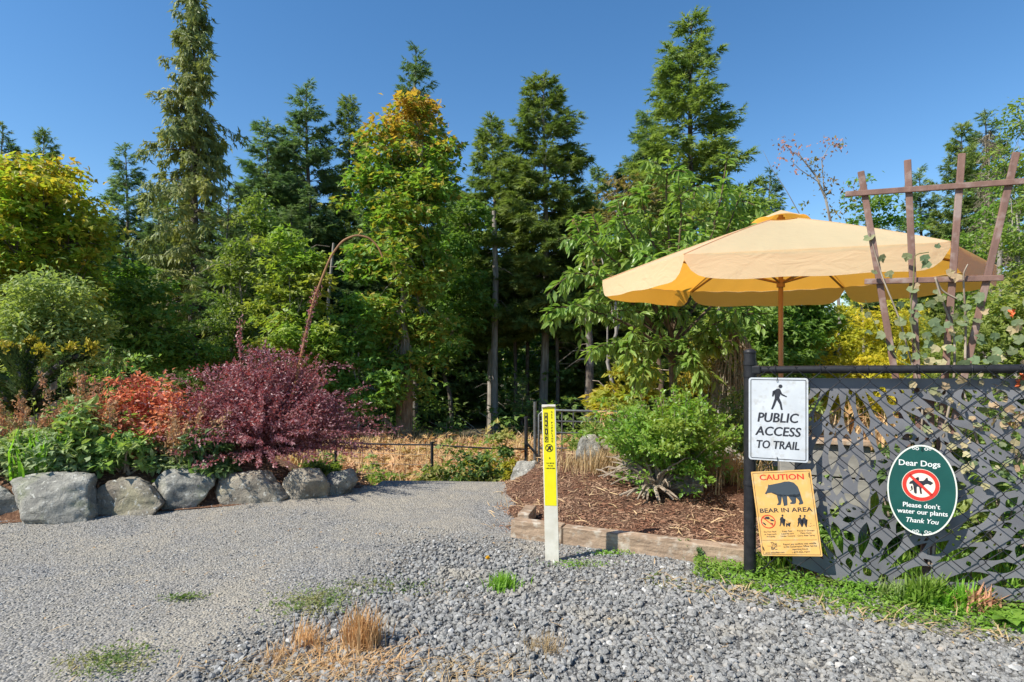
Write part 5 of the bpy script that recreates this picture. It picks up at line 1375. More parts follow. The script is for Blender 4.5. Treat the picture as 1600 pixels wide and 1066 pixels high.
# ------------------------------------------------------------------ cherry tree
CD = 6.7; l = np.array([(1053 - 800) / F * CD, CD, 0.0]); root = thing('cherry_tree', 'young cherry tree with long drooping leaves left of the umbrella', 'tree', l)
r = rng(201); m = MB()
tp = np.array([P(x, y, CD)[:] for x, y in ((1054, 720), (1054, 640), (1052, 600), (1050, 560), (1048, 520), (1050, 470))]) - l; tp[0, 2] = -.05
tube(m, tp, [.055, .05, .045, .042, .035, .028], 9)
brs = [((1050, 500), (1046, 380), (1040, 300), (1046, 236), 0), ((1050, 470), (1100, 400), (1125, 320), (1136, 246), .2), ((1050, 470), (1010, 400), (975, 350), (965, 312), -.2), ((1050, 540), (960, 470), (915, 390), (896, 340), .2),
       ((1050, 550), (970, 500), (905, 480), (853, 490), -.3), ((1050, 540), (985, 470), (930, 430), (880, 425), -.5), ((1050, 520), (1000, 440), (950, 400), (912, 362), -.1), ((1050, 540), (1110, 480), (1150, 440), (1185, 420), .3),
       ((1050, 550), (1110, 510), (1150, 490), (1200, 490), -.2), ((1050, 520), (1080, 440), (1100, 400), (1118, 352), -.4), ((1050, 520), (1020, 430), (1000, 390), (990, 335), .4), ((1052, 560), (1000, 530), (970, 530), (940, 545), -.4),
       ((1052, 560), (1090, 540), (1120, 540), (1150, 565), -.3), ((1050, 540), (1040, 480), (1060, 430), (1075, 380), -.6), ((1050, 500), (1060, 430), (1080, 360), (1085, 300), .5), ((1052, 550), (1010, 500), (960, 450), (930, 470), .5), ((1050, 540), (1090, 470), (1130, 400), (1160, 380), .5),
       ((1052, 565), (1025, 540), (1005, 560), (990, 590), -.5), ((1050, 560), (1070, 530), (1085, 560), (1095, 600), -.5), ((1050, 530), (1030, 460), (1010, 420), (1020, 400), -.7),
       ((1050, 500), (1010, 440), (975, 395), (942, 385), .1), ((1050, 480), (1060, 400), (1065, 330), (1060, 275), -.3), ((1050, 500), (1110, 430), (1140, 350), (1158, 300), .4), ((1050, 520), (990, 440), (940, 370), (925, 335), .4), ((1050, 470), (1020, 380), (1005, 320), (1000, 290), .2)]
LP, LD, LN, LS = [], [], [], []
for a, b, c, e, dz in brs:
    q = np.array([P(a[0], a[1], CD)[:], P(b[0], b[1], CD + dz * .5)[:], P(c[0], c[1], CD + dz)[:], P(e[0], e[1], CD + dz * 1.3)[:]]) - l
    s = np.linspace(0, 3, 22); q = np.stack([np.interp(s, range(4), q[:, c2]) for c2 in range(3)], -1)
    for _ in range(3): q[1:-1] = (q[:-2] + q[2:] + q[1:-1] * 2) / 4
    tube(m, q, np.linspace(.02, .004, len(q)), 6, cap=False)
    subs = [(q, 64, .28)]
    for k in range(7):
        i = r.randint(7, 20); d_ = nrm(r.normal(0, 1, 3) * [1, 1, .7] + [0, 0, .3]); Ls = r.uniform(.2, .5); t = np.linspace(0, 1, 7)[:, None]
        sq = q[i] + d_ * Ls * t; sq[:, 2] -= Ls * .4 * t[:, 0] ** 2; tube(m, sq, np.linspace(.006, .002, 7), 4, cap=False); subs.append((sq, int(Ls * 50), .1))
    for sq, k, f0 in [(a_, int(b_ * 1.35), c_) for a_, b_, c_ in subs]:
        f = f0 + (1 - f0) * r.rand(k); i = f * (len(sq) - 1); pp = np.stack([np.interp(i, range(len(sq)), sq[:, c2]) for c2 in range(3)], -1)
        ax = nrm(np.gradient(sq, axis=0)); t = np.stack([np.interp(i, range(len(sq)), ax[:, c2]) for c2 in range(3)], -1)
        o_ = r.normal(0, 1, (k, 3)); o_ = nrm(o_ - t * (o_ * t).sum(1)[:, None])
        LP.append(pp + o_ * .012); LD.append(o_ * .9 + t * .55 - [0, 0, .55]); LN.append(o_ * .5 + np.array([0, 0, .8]) + r.normal(0, .25, (k, 3))); LS.append(.138 * (.6 + .55 * r.rand(k)))
LP, LD, LN, LS = map(np.concatenate, (LP, LD, LN, LS))
m.build('trunk', BARKB, root, True)
LEAFC = ([(0, 0, 0), (.2, .13, .04), (.5, .19, .05), (.8, .1, -.04), (1, 0, -.16), (.8, -.1, -.04), (.5, -.19, .05), (.2, -.13, .04), (.5, 0, -.01)], [(0, 8, 1), (1, 8, 2), (2, 8, 3), (3, 8, 4), (4, 8, 5), (5, 8, 6), (6, 8, 7), (7, 8, 0)])
front = np.argsort(LP[:, 1] - .25 * np.hypot(LP[:, 0], LP[:, 2] - 1.8) - LS * 2)
lm = one(LEAFC, CHERRY, 'leaf')
for i in front[:300]: put_leaf(lm, LP[i], LD[i], LN[i], LS[i], root)
rest = front[300:]; mb = MB(); scatter(mb, LEAFC, LP[rest], LD[rest], LN[rest], LS[rest]); tag(mb.build('foliage', CHERRY, root), kind='stuff')
print('cherry leaves', len(LP))
# ------------------------------------------------------------------ field beyond the path
FB = pmat('field_fence_black', (.02, .02, .022), None, rough=.5)
GALV = pmat('galvanised_pipe', (.22, .22, .215), (.13, .13, .125), 20, .4, .5, metal=.6)
ff = thing('wire_fence', 'low black pipe and wire fence beyond the path edge', 'fence', (0, 0, 0))
fp = [(360, 686, 8.0), (525, 691, 8.0), (675, 695, 7.9), (822, 702, 7.8)]
tops = [P(x, y, d) for x, y, d in fp]
for i, t in enumerate(tops):
    m = MB(); hz = -1.4; tt = t + Vector((0, 0, .42 if i == 3 else .02)); r_ = .026
    tube(m, [(t.x, t.y, hz), (t.x, t.y, tt.z)], r_ if i == 3 else .022, 10); tube(m, [(t.x, t.y, tt.z - .005), (t.x, t.y, tt.z + .02)], r_ * 1.15, 10); m.build('post', FB, ff, True)
m = MB()
for a, b in zip(tops[:-1], tops[1:]):
    tube(m, np.linspace(a[:], b[:], 6) - np.array([0, 0, 1]) * (.012 * np.sin(np.linspace(0, math.pi, 6)))[:, None], .011, 8)
m.build('top_rail', FB, ff, True)
m = MB(); tube(m, [tops[3] + Vector((0, -.02, .1)), tops[3] + Vector((.36, -.02, -.34))], .016, 8); m.build('brace', FB, ff, True)
for k in range(1, 7):
    m = MB(); 
    for a, b in zip(tops[:-1], tops[1:]): tube(m, [a - Vector((0, 0, .14 * k)), b - Vector((0, 0, .14 * k))], .0022, 4, cap=False)
    m.build('wire', GALV, ff)
m = MB()
for a, b in zip(tops[:-1], tops[1:]):
    for k in range(9):
        p = a + (b - a) * (k + .5) / 9; tube(m, [p, p - Vector((0, 0, .9))], .0018, 4, cap=False)
tag(m.build('stay_wires', GALV, ff), kind='stuff')
gt = thing('pipe_gate', 'galvanised tube gate standing in the field behind the marker post', 'gate', (0, 0, 0))
dg_ = 9.0
def gp(x, y): return P(x, y, dg_)
m = MB(); tube(m, [gp(836, 790), gp(836, 628)], .028, 10); m.build('post', GALV, gt, True)
m = MB(); fr = [gp(842, 760), gp(842, 648), gp(850, 641), gp(1010, 645), gp(1018, 652), gp(1018, 760), gp(842, 760)]; tube(m, fr, .020, 8); m.build('frame', GALV, gt, True)
for yy_ in (658, 676, 700, 728): m = MB(); tube(m, [gp(842, yy_), gp(1018, yy_ + 3)], .014, 8); m.build('rail', GALV, gt, True)
for xx in (878, 896, 930, 965): m = MB(); tube(m, [gp(xx, 642), gp(xx, 760)], .011, 8); m.build('upright', GALV, gt, True)

FGR = leafmat('field_grass_blades', (.52, .34, .18), (.60, .44, .25), (.42, .28, .14), .3, .7, .8, tcol=(1.1, .95, .7))
BRKN = leafmat('bracken_fronds', (.42, .23, .11), (.48, .31, .15), (.32, .27, .08), .3, .9, .7, tcol=(1.1, .9, .7))
r = rng(301); n = 42000
y = 6.9 + 12.5 * r.rand(n) ** .8; x = (r.rand(n) * 2.2 - 1.1) * (y * .62 + 1.5)
mb = MB(); pp = np.stack([x, y, H(x, y)], -1); dens = .5 + .5 * np.sin(x * 1.3 + 2 * np.sin(y * .7)) * np.sin(y * 1.1 + x * .4)
k = r.rand(n) < .45 + .55 * dens; pp = pp[k]
blades(mb, r, pp, .52, .9, .7)
n2 = 5200; y = 7.5 + 11.5 * r.rand(n2); x = (r.rand(n2) * 2.2 - 1.1) * (y * .62 + 1.5); z = H(x, y) + .15 + .38 * r.rand(n2)
scatter(mb, SPRAY, np.stack([x, y, z], -1), r.normal(0, 1, (n2, 3)) * [1, 1, .4], np.array([0, 0, 1.]) + r.normal(0, .4, (n2, 3)), .22 + .2 * r.rand(n2), 1)
tag(mb.build('field_grass', [FGR, BRKN]), kind='stuff')
BRAM = leafmat('bramble_leaves', (.085, .15, .04), (.14, .20, .06), (.30, .25, .06), .38, 1.5, .45, spec=.35)
def field_bush(label, px, d, ytop, w, seed, mat, nc=46, nl=26, leaf=.08, T=MAPLE, name='bramble_bush', cat='bush', group='brambles in the field'):
    x = (px - 800) / F * d; z = h(x, d); top = EYE - (ytop - HY) / F * d; rx = w / 2 / F * d
    me = bush_meshes(seed, rx, rx * .8, max(.2, top - z), nc, nl, leaf, T, (STEMG, mat), (rx * .15, rx * .3))
    return plant(name, me, label, cat, (x, d, z), parts=('stems', 'foliage'), group=group)
field_bush('bramble bush against the fence at the path end', 720, 7.4, 706, 150, 311, BRAM, 80, 30)
field_bush('dark bramble bush beside the gate end post', 775, 7.7, 690, 110, 312, BRAM, 70, 30)
field_bush('low green weeds right of the last boulder', 590, 7.2, 735, 110, 313, ALDER, 50, 26, .06)
field_bush('tall weeds behind the first fence post', 570, 8.3, 712, 60, 314, WILLOW, 40, 26, .06)
field_bush('yellow green creeper by the pale cracked boulder', 808, 6.6, 722, 50, 315, YELLF, 36, 26, .07)
field_bush('low leafy weeds along the fence middle', 650, 7.3, 728, 100, 316, BRAM, 50, 26, .06)
field_bush('green bush in the field behind the gate', 890, 8.2, 662, 70, 317, ALDER, 50, 26, .07)
field_bush('dry straw coloured weeds right behind the last boulder', 535, 6.2, 735, 90, 321, DRYB, 60, 30, .06, KITE)
field_bush('low green weeds under the right side of the barberry', 500, 5.9, 728, 80, 322, ALDER, 60, 30, .05)
field_bush('pink grey dry seedheads in the field', 590, 8.8, 705, 60, 318, DRYB, 40, 40, .05, KITE)
field_bush('sunlit bramble behind fence, far right field', 760, 9.5, 690, 120, 319, YELLF, 50, 26, .07)
field_bush('light bracken bush behind the purple barberry', 500, 8.5, 690, 80, 320, WILLOW, 46, 26, .07)

# ------------------------------------------------------------------ forest
FIRP = [fir_meshes(401, 20, 3.8, .10, 1.25, .22, .78, .60, mats=(BARK, FIR)),
        fir_meshes(402, 20, 3.5, .30, 1.15, .25, .75, .66, mats=(BARKP, FIR)),
        fir_meshes(403, 20, 3.3, .10, 1.15, .18, .85, .62, mats=(BARK, FIRB)),
        fir_meshes(404, 20, 3.2, .30, 1.0, .30, .70, .66, mats=(BARK, FIRB), ragged=.55),
        fir_meshes(405, 12, 2.6, .04, 1.15, .30, .85, .42, mats=(BARK, FIRL), deadlow=False)]
FIRH = [20, 20, 20, 20, 12]
proto = {}
def fir(label, k, px, d, ytop, wf=1.0, rz=0., group='tall conifers of the forest', name='fir_tree'):
    wf *= 1.16; x = (px - 800) / F * d; z = h(x, d) - .05; s = (EYE - (ytop - HY) / F * d - z) / FIRH[k]
    if k not in proto:
        proto[k] = plant(name, FIRP[k], label, 'tree', (x, d, z), rz, (s * wf, s * wf, s), group); return proto[k]
    t = copy_tree(proto[k], label, (x, d, z), rz, (s * wf, s * wf, s), group); t.name = name; return t
fir('tall dark green fir with widest crown right of centre behind the cherry', 0, 1078, 23, 26, 1.18, .4)
fir('tall fir with long bare pale trunk in the centre', 1, 848, 24, 118, 1.12, 1.)
fir('slender fir with bare trunk left of the centre fir', 1, 768, 25, 182, .95, 2.4)
fir('dark fir tip poking above the orange topped maple', 2, 650, 30, 72, .95, .8)
fir('bluish fir with layered limbs, tallest left of the orange topped maple', 2, 480, 28, 130, 1.15, 3.)
fir('fir just left of the turning maple', 0, 546, 29, 150, .85, 4.)
fir('ragged fir behind the drooping cedar, with dead stem', 3, 418, 27, 188, 1.05, 1.5)
fir('small fir between the left maple and the cedar', 2, 195, 30, 222, 1.0, 5.)
fir('fir behind the left maple crown', 0, 68, 32, 205, .9, .3)
fir('fir at the far left edge behind the maple', 2, 5, 32, 195, 1.0, 2.)
fir('pale green hemlock beside the cedar', 4, 352, 19, 305, 1.0, 1.)
fir('second fir shoulder left of the wide crowned fir', 3, 1010, 26, 175, 1.0, 2.)
fir('dark fir between centre fir and cherry', 3, 915, 27, 300, 1.0, 3.)
fir('dark fir under the slender centre fir', 2, 715, 28, 300, 1.1, 1.2)
fir('small distant fir above the umbrella left side', 2, 1204, 30, 265, 1.0, .7)
fir('small fir between trellis slats', 2, 1438, 28, 262, 1.0, 2.2)
fir('tall fir right of the trellis second slat', 0, 1502, 26, 192, .80, 1.1)
fir('dark fir behind the dead pale conifer', 2, 1538, 28, 172, 1.0, 4.2)
fir('rightmost fir at the photo edge', 0, 1640, 25, 210, 1.0, 5.2)
fir('fir low behind the maple and pale willow', 3, 130, 27, 330, 1.1, 3.3)
fir('dark fir filling the gap behind vine maples', 3, 455, 25, 320, 1.2, 4.4)
fir('dark fir behind the turning maple trunk', 3, 590, 26, 300, 1.2, 5.4)
fir('shaded fir behind the umbrella pole', 3, 1250, 26, 372, 1.2, .9)
fir('shaded fir behind the golden shrub', 3, 1370, 24, 345, 1.1, 1.9)
fir('fir half hidden behind the cedar, left side', 2, 250, 27, 315, 1.2, 2.8)
fir('dark fir between cedar and layered fir', 0, 385, 26, 300, 1.0, 5.9)
fir('low dark fir between maple top and slender fir', 0, 700, 30, 255, 1.0, 2.9)
fir('dark fir right of the centre fir, tip at half its height', 0, 935, 28, 262, 1.0, 4.9)
fir('fir closing the gap left of the layered bluish fir', 3, 448, 30, 215, 1.0, 3.7)
fir('young bright fir in the shade at centre', 4, 815, 20.5, 590, 1.1, 2.)
fir('dark young fir left of the maple trunk', 4, 560, 20.5, 520, 1.0, 3.)
# cedar
ced = cedar_meshes(411, 22, (BARK, CEDAR))
d = 21.; x = (303 - 800) / F * d; z = h(x, d); s = (EYE - (-22 - HY) / F * d - z) / 22
plant('cedar_tree', ced, 'very tall sparse cedar with drooping sprays, tallest at left', 'tree', (x, d, z), .6, (s * 1.05, s * 1.05, s))
# dead conifer at right
r = rng(421); tr_ = MB(); cr_ = MB(); Ht = 14
tube(tr_, [(0, 0, 0), (.05, 0, 5), (0, .05, 10), (0, 0, Ht)], [.15, .11, .06, .012], 8)
for i in range(190):
    z = Ht * r.uniform(.22, 1); a = r.rand() * 6.28; L = (1 - z / Ht) * 2.2 + .3; L *= r.uniform(.5, 1)
    p = np.array([[0, 0, z], [math.cos(a) * L * .5, math.sin(a) * L * .5, z - L * .12], [math.cos(a) * L, math.sin(a) * L, z - L * .55]]); tube(tr_, p, [.016, .01, .004], 3, cap=False)
    for k in range(5):
        f = r.uniform(.3, 1); q = p[0] * (1 - f) + p[2] * f; e = q + r.normal(0, .25, 3) - [0, 0, .25]; tube(tr_, [q, e], [.006, .003], 3, cap=False)
    if z > Ht * .45:
        k = 8; f = r.uniform(.25, 1, (k, 1)); scatter(cr_, SPRAY, p[0] * (1 - f) + p[2] * f, r.normal(0, .5, (k, 3)) - [0, 0, .6], r.normal(0, 1, (k, 3)), .30 * r.uniform(.5, 1, k))
d = 21.; x = (1546 - 800) / F * d; z = h(x, d); s = (EYE - (205 - HY) / F * d - z) / Ht
plant('dead_conifer', (tr_.mesh('trunk', DEADN), cr_.mesh('crown', DEADN)), 'dead grey brown conifer with hanging bare twigs at right', 'tree', (x, d, z), 0, (s, s, s))

def broad(name, label, seed, px, d, base_py, blobs_px, nclump, nleaf, leaf, mats, crad, r0=.14, ttop=None, T=MAPLE, hang=.25, group=None, shell=.5, z=None, flat=.6):
    """blobs_px: (px, py, half width px, half height px, dy) at depth d"""
    x = (px - 800) / F * d; z = h(x, d) if z is None else z; k = d / F
    bl = [((a - px) * k, dy, EYE - (b - HY) * k - z, rx * k, rx * k * .9, rz * k) for a, b, rx, rz, dy in blobs_px]
    me = broad_meshes(seed, bl, ttop or max(b[2] for b in bl) * .75, r0, nclump, nleaf, leaf, crad, T, mats, hang=hang, shell=shell, flat=flat)
    return plant(name, me, label, 'tree', (x, d, z), group=group)
BM = 'broadleaf trees at the forest edge'
VMAP = leafmat('vine_maple_leaves', (.15, .25, .04), (.24, .32, .06), (.30, .28, .06), .42, .7, .45)
broad('maple_tree', 'large maple with orange top and green lower leaves left of centre', 501, 630, 19, 670,
      [(648, 185, 42, 50, .3), (610, 235, 50, 50, -.3), (675, 255, 45, 55, .2), (590, 310, 55, 60, 0), (645, 335, 62, 60, -.6), (690, 300, 34, 50, .3), (585, 400, 50, 50, .3), (650, 425, 60, 60, -.5), (605, 500, 55, 50, .0), (660, 510, 50, 50, .2), (640, 590, 55, 42, -.5), (595, 565, 42, 38, .2), (665, 400, 40, 60, .6)],
      200, 72, .21, (BARKP, MAPLT), (.45, .85), .16, group=BM)
broad('maple_tree', 'wide golden green maple at the left edge', 502, 60, 14, 670,
      [(70, 320, 90, 55, 0), (10, 300, 70, 55, .3), (125, 380, 55, 55, 0), (40, 390, 90, 60, -.4), (-60, 350, 80, 70, 0), (110, 450, 55, 45, .2), (0, 460, 80, 50, .2), (60, 280, 50, 35, .2)],
      170, 72, .17, (BARK, MAPLY), (.35, .65), .14, group=BM)
broad('willow_tree', 'pale silvery green bushy tree below the left maple', 503, 85, 11, 640, [(85, 470, 65, 42, 0), (60, 520, 60, 40, -.2), (120, 520, 50, 40, .1), (90, 560, 80, 30, 0), (30, 500, 40, 40, .1)], 120, 62, .11, (BARKP, WILLOW), (.22, .46), .06, T=KITE, group=BM, flat=.9, shell=.3)
broad('vine_maple', 'light green vine maple left of the orange arched cane', 504, 455, 17, 670, [(450, 400, 45, 45, 0), (430, 470, 40, 45, .2), (485, 450, 40, 50, 0), (450, 540, 55, 45, -.3), (500, 540, 40, 45, 0), (420, 560, 35, 40, .2)], 110, 60, .17, (BARKP, VMAP), (.3, .6), .06, group=BM)
broad('vine_maple', 'green vine maple at the foot of the turning maple', 505, 560, 17.5, 670, [(545, 560, 45, 45, 0), (590, 610, 45, 40, -.2), (520, 610, 40, 40, 0), (560, 500, 35, 40, .2)], 80, 52, .17, (BARKP, MAPL), (.3, .55), .05, group=BM)
broad('maple_tree', 'dark green maple between turning maple and slender fir', 506, 705, 22, 670, [(700, 400, 45, 60, 0), (720, 480, 50, 60, 0), (690, 540, 40, 50, 0), (735, 350, 30, 50, 0)], 90, 56, .2, (BARK, MAPL), (.4, .75), .09, group=BM)
broad('maple_tree', 'shaded bushy maple under the cedar', 507, 215, 16, 670, [(215, 440, 50, 55, 0), (180, 500, 55, 50, -.2), (250, 510, 50, 55, 0), (220, 570, 70, 40, 0), (300, 560, 40, 40, .3)], 100, 56, .16, (BARK, MAPL), (.3, .6), .08, group=BM)
broad('alder_tree', 'green alder saplings in front of the cedar right side', 508, 375, 17.5, 670, [(380, 420, 35, 50, 0), (360, 500, 40, 50, 0), (340, 560, 45, 40, 0), (400, 350, 30, 45, 0)], 80, 50, .15, (BARKP, ALDER), (.3, .55), .05, T=KITE, group=BM)
broad('alder_tree', 'brown leaved tree behind the cherry, left side', 509, 965, 14, 670, [(960, 300, 35, 30, 0), (985, 340, 45, 40, 0), (940, 350, 35, 35, .2), (1010, 300, 30, 35, 0), (970, 420, 50, 50, .2), (1020, 400, 45, 45, .2)], 80, 34, .13, (BARKP, BRONZE), (.22, .45), .06, group=BM)
broad('alder_tree', 'green alder behind the cherry and umbrella left side', 510, 1130, 13, 670, [(1130, 330, 40, 45, 0), (1165, 370, 45, 40, 0), (1190, 330, 35, 35, .2), (1110, 420, 55, 50, .3), (1180, 440, 50, 50, 0), (1150, 520, 55, 50, .2), (1210, 520, 45, 45, .3)], 140, 46, .11, (BARKP, ALDER), (.22, .42), .06, group=BM)
broad('alder_tree', 'dark leafy tree above the middle of umbrella', 511, 1350, 18, 670, [(1360, 320, 35, 45, 0), (1330, 360, 30, 40, .2), (1395, 370, 35, 40, 0), (1350, 430, 60, 50, 0), (1420, 430, 45, 50, .2)], 90, 40, .14, (BARKP, MAPL), (.25, .5), .06, group=BM)
broad('alder_tree', 'tall thin alder at the right edge with pale stem', 512, 1588, 14, 670, [(1590, 190, 25, 30, 0), (1580, 240, 30, 40, .2), (1605, 300, 40, 50, 0), (1575, 370, 35, 45, .1), (1600, 440, 40, 50, 0), (1570, 510, 40, 45, .2)], 110, 40, .11, (BARKP, ALDER), (.22, .42), .05, T=KITE, group=BM)
broad('alder_tree', 'bright green alder right of the trellis top', 513, 1540, 17, 670, [(1530, 390, 40, 50, 0), (1560, 330, 35, 50, 0), (1500, 430, 40, 45, .2), (1545, 480, 50, 50, 0)], 90, 44, .13, (BARKP, MAPL), (.28, .5), .05, T=KITE, group=BM)
broad('vine_maple', 'yellow leaved vine maple left of the cherry trunk', 514, 985, 10, 690, [(985, 580, 30, 22, 0), (955, 625, 35, 16, 0), (1010, 610, 24, 20, .2), (940, 640, 30, 12, -.2)], 46, 26, .13, (TWIG, YELLF), (.14, .26), .022, z=-1.1, group=BM)
broad('vine_maple', 'yellow green shrubby tree right of the cherry trunk', 515, 1110, 8, 690, [(1110, 560, 40, 30, 0), (1090, 600, 35, 30, .1), (1135, 610, 30, 30, 0)], 60, 36, .075, (TWIG, YELLF), (.12, .22), .02, z=-.3, T=KITE, group=BM)
broad('elder_shrub', 'green shrubby tree behind the umbrella pole', 516, 1215, 8.5, 690, [(1200, 510, 40, 40, 0), (1240, 530, 40, 40, 0), (1210, 570, 60, 35, -.1), (1260, 475, 45, 40, .2), (1290, 520, 45, 45, .4)], 130, 44, .09, (BARK, MAPL), (.14, .28), .035, z=-.3, group=BM)
broad('elder_shrub', 'dark green shrub at the right end behind the fence', 517, 1560, 7.0, 690, [(1560, 500, 50, 50, 0), (1600, 540, 50, 50, 0), (1540, 560, 50, 40, .1), (1630, 470, 50, 60, .2)], 100, 40, .085, (BARK, ALDER), (.14, .28), .03, z=-.1, T=KITE, group=BM)
# broken snag
r = rng(531); d = 18.6; x = (632 - 800) / F * d; root = thing('broken_snag', 'splintered pale broken trunk below the turning maple', 'dead tree', (x, d, h(x, d)))
m = MB(); tube(m, [(0, 0, -.1), (0, 0, .4), (.03, 0, 1.4), (.08, 0, 2.3)], [.34, .27, .24, .20], 12)
for k in range(24):
    a = r.rand() * 6.28; b = np.array([math.cos(a) * .22, math.sin(a) * .22, r.uniform(.6, 1.8)]); tube(m, [b, b + [0, 0, .5], b * [.8, .8, 1] + [r.normal(0, .03), r.normal(0, .03), r.uniform(.8, 1.8)]], [.06, .05, .008], 4)
m.build('trunk', pmat('splintered_wood', (.34, .24, .155), (.16, .11, .07), 7, .9, .1, .8, 20, .03, stretch=(3, 3, .4)), root, True)
m = MB(); tube(m, [(-.15, 0, .35), (-.5, -.1, .75), (-.75, -.1, 1.0)], [.07, .06, .05], 7); m.build('branch_stub', TWIG, root)
# twiggy tree with pinkish leaves
r = rng(541); d = 15.; x = (1290 - 800) / F * d; z = h(x, d); root = thing('twiggy_tree', 'thin nearly bare tree with pinkish leaves against the sky', 'tree', (x, d, z)); tr_ = MB(); cr_ = MB(); cp = MB()
o0 = np.array([x, d, z])
def tw(pts, r0, r1):
    q = np.array([P(a, b, d)[:] for a, b in pts]) - o0; tube(tr_, q, np.linspace(r0, r1, len(q)), 5, cap=False); return q
tw([(1310, 700), (1312, 500), (1305, 380), (1290, 310), (1275, 275), (1255, 250), (1248, 240)], .05, .012); tw([(1280, 285), (1250, 265), (1235, 250)], .014, .006); tw([(1288, 300), (1284, 250), (1295, 230), (1308, 218)], .014, .006); tw([(1255, 250), (1235, 235), (1225, 225)], .008, .004); tw([(1255, 345), (1230, 300), (1205, 262), (1192, 235)], .012, .003)
tw([(1312, 500), (1280, 420), (1255, 345)], .02, .012)
def dots(px, py, s, n, mb, leaf=.10):
    c = np.array(P(px, py, d)[:]) - o0; scatter(mb, KITE, c + r.normal(0, s * d / F, (n, 3)), r.normal(0, 1, (n, 3)) - [0, 0, .4], r.normal(0, 1, (n, 3)), leaf * (.7 + .6 * r.rand(n)))
for px, py, s, n in ((1222, 225, 6, 26), (1237, 230, 7, 26), (1250, 245, 7, 20), (1240, 262, 5, 10), (1292, 225, 7, 20), (1308, 228, 5, 20), (1220, 245, 5, 10), (1215, 258, 4, 6), (1288, 245, 6, 12)): dots(px, py, s, n, cp)
for px, py, s, n in ((1272, 255, 6, 22), (1275, 270, 6, 26), (1285, 285, 7, 30), (1303, 285, 6, 22), (1295, 300, 5, 14), (1310, 225, 5, 14), (1256, 320, 4, 10), (1256, 340, 5, 14), (1310, 330, 12, 60), (1330, 300, 9, 30)): dots(px, py, s, n, cr_)
PINK = leafmat('pinkish_leaves', (.35, .16, .14), (.42, .24, .20), None, .4, 2, .6)
tr_.build('trunk', BARKP, root); cr_.build('crown', BRONZE, root); cp.build('upper_crown', PINK, root)
# bare trunks standing in the shade
TG = 'bare trunks in the shaded forest'
for i, (px, d, w, yt, mat, lab) in enumerate(((773, 23, 11, 330, BARKP, 'pale straight trunk left of centre fir'), (806, 25, 6, 400, BARK, 'thin dark trunk between the two pale trunks'), (826, 26, 6, 400, BARK, 'thin trunk close left of centre fir'), (921, 20, 14, 480, BARK, 'thick dark trunk with fallen boughs behind the gate'), (1010, 15, 9, 540, BARKB, 'brown trunk left of the cherry trunk'), (1029, 16, 9, 545, BARKB, 'second brown trunk nearest the cherry trunk'), (300, 20.5, 12, 420, BARK, 'grey trunk showing below the cedar'), (362, 18, 6, 400, BARKP, 'thin pale trunk right of the cedar'), (515, 22, 6, 380, BARKP, 'thin pale trunk left of the turning maple'), (648, 21, 12, 540, BARK, 'grey trunk just behind the splintered snag'), (870, 24, 6, 420, BARK, 'thin trunk right of centre fir'), (1565, 16, 8, 300, BARKP, 'pale thin trunk by the right trellis slat'))):
    x = (px - 800) / F * d; z = h(x, d); top = EYE - (yt - HY) / F * d - z; r = rng(560 + i); rr = w / F * d / 2
    root = thing('bare_trunk', lab, 'tree trunk', (x, d, z), 0, TG); m = MB(); tube(m, [(0, 0, -.1), (r.normal(0, .05), 0, top * .3), (r.normal(0, .08), 0, top * .7), (r.normal(0, .08), 0, top)], [rr * 1.15, rr, rr * .85, rr * .6], 9); m.build('trunk', mat, root, True)
    m = MB()
    for k in range(9): 
        a = r.rand() * 6.28; zz = top * r.uniform(.3, 1); L = r.uniform(.4, 1.3); tube(m, [(0, 0, zz), (math.cos(a) * L * .5, math.sin(a) * L * .5, zz - .02), (math.cos(a) * L, math.sin(a) * L, zz - L * .35)], [.015, .012, .004], 4, cap=False)
    m.build('dead_branches', TWIG, root)
# fallen branches at the forest foot
r = rng(580); mb = MB()
for i in range(90):
    px = r.uniform(640, 960) if i < 60 else r.uniform(480, 620); d = r.uniform(17.5, 20); x = (px - 800) / F * d; z = h(x, d)
    a = r.uniform(0, 6.28); L = r.uniform(.5, 1.8); e = r.uniform(.05, 1.0); tube(mb, [(x, d, z), (x + math.cos(a) * L * .5, d + math.sin(a) * L * .5, z + e * L * .4), (x + math.cos(a) * L, d + math.sin(a) * L, z + e * L * .7)], [.022, .016, .006], 4, cap=False)
tag(mb.build('fallen_branches', TWIG), kind='stuff')
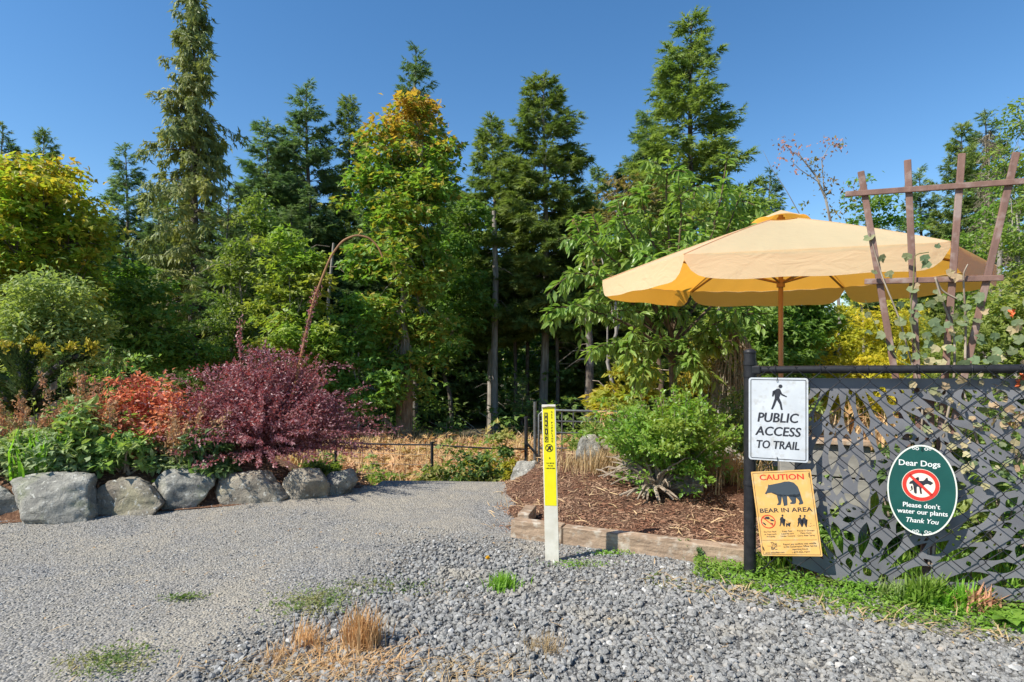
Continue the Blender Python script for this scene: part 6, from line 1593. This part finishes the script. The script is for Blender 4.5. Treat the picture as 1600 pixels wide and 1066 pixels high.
# undergrowth and the mass of wood behind
r = rng(590); n = 560; y = r.uniform(18, 34, n); x = (r.rand(n) * 2 - 1) * (y * 1.05 + 3)
cen = np.stack([x, y, H(x, y) + r.uniform(.1, 1.9, n) * np.where(y > 21, 1.2, .6)], -1); mb = MB()
clumps(mb, r, cen, r.uniform(.4, 1.1, n), 46, .20, MAPLE); tag(mb.build('undergrowth', UNDER), kind='stuff')
r = rng(600); mbf = MB()
lo = fir_meshes(601, 20, 3.2, .08, .42, .25, .8, 1.0, mats=(BARK, FIR), nwh=30, deadlow=False)
def arr(me):
    V = np.zeros(len(me.vertices) * 3, np.float32); me.vertices.foreach_get('co', V)
    return V.reshape(-1, 3).astype(float), [np.array(f.vertices) for f in me.polygons]
fv, ff_ = arr(lo[1]); ff_ = np.array(ff_); tv, tf = arr(lo[0]); tf4 = np.array([f for f in tf if len(f) == 4])
for i in range(90):
    d = r.uniform(34, 62); px = r.uniform(-330, 1930) if i < 66 else r.uniform(-900, 2500); x = (px - 800) / F * d
    ytop = (r.uniform(290, 370) if 230 < px < 930 else r.uniform(320, 400)) if px < 1150 else r.uniform(370, 440)
    s = (EYE - (ytop - HY) / F * d - h(x, d)) / 20; a = r.rand() * 6.28; R_ = np.array([[math.cos(a), -math.sin(a), 0], [math.sin(a), math.cos(a), 0], [0, 0, 1]])
    k = np.array([s * 1.5, s * 1.5, s]); off = np.array([x, d, h(x, d)])
    mbf.add((fv * k) @ R_.T + off, ff_); mbf.add((tv * k) @ R_.T + off, tf4, 1)
tag(mbf.build('distant_forest', [FIR, BARK]), kind='stuff')
r = rng(610); n = 1500; y = r.uniform(27, 46, n); x = (r.rand(n) * 2 - 1) * (y * 1.15 + 3); px = 800 + F * x / y
cen = np.stack([x, y, H(x, y) + r.uniform(-.6, np.where((px > 1150), 5.5, 6.8), n)], -1); mb = MB()
clumps(mb, r, cen, r.uniform(.8, 1.6, n), 44, .42, MAPLE); tag(mb.build('forest_mass', UNDER), kind='stuff')
print('objects', len(bpy.data.objects), 'tris', sum(sum(len(p.vertices) - 2 for p in m.polygons) if len(m.polygons) < 2000 else len(m.loops) - 2 * len(m.polygons) for m in bpy.data.meshes))
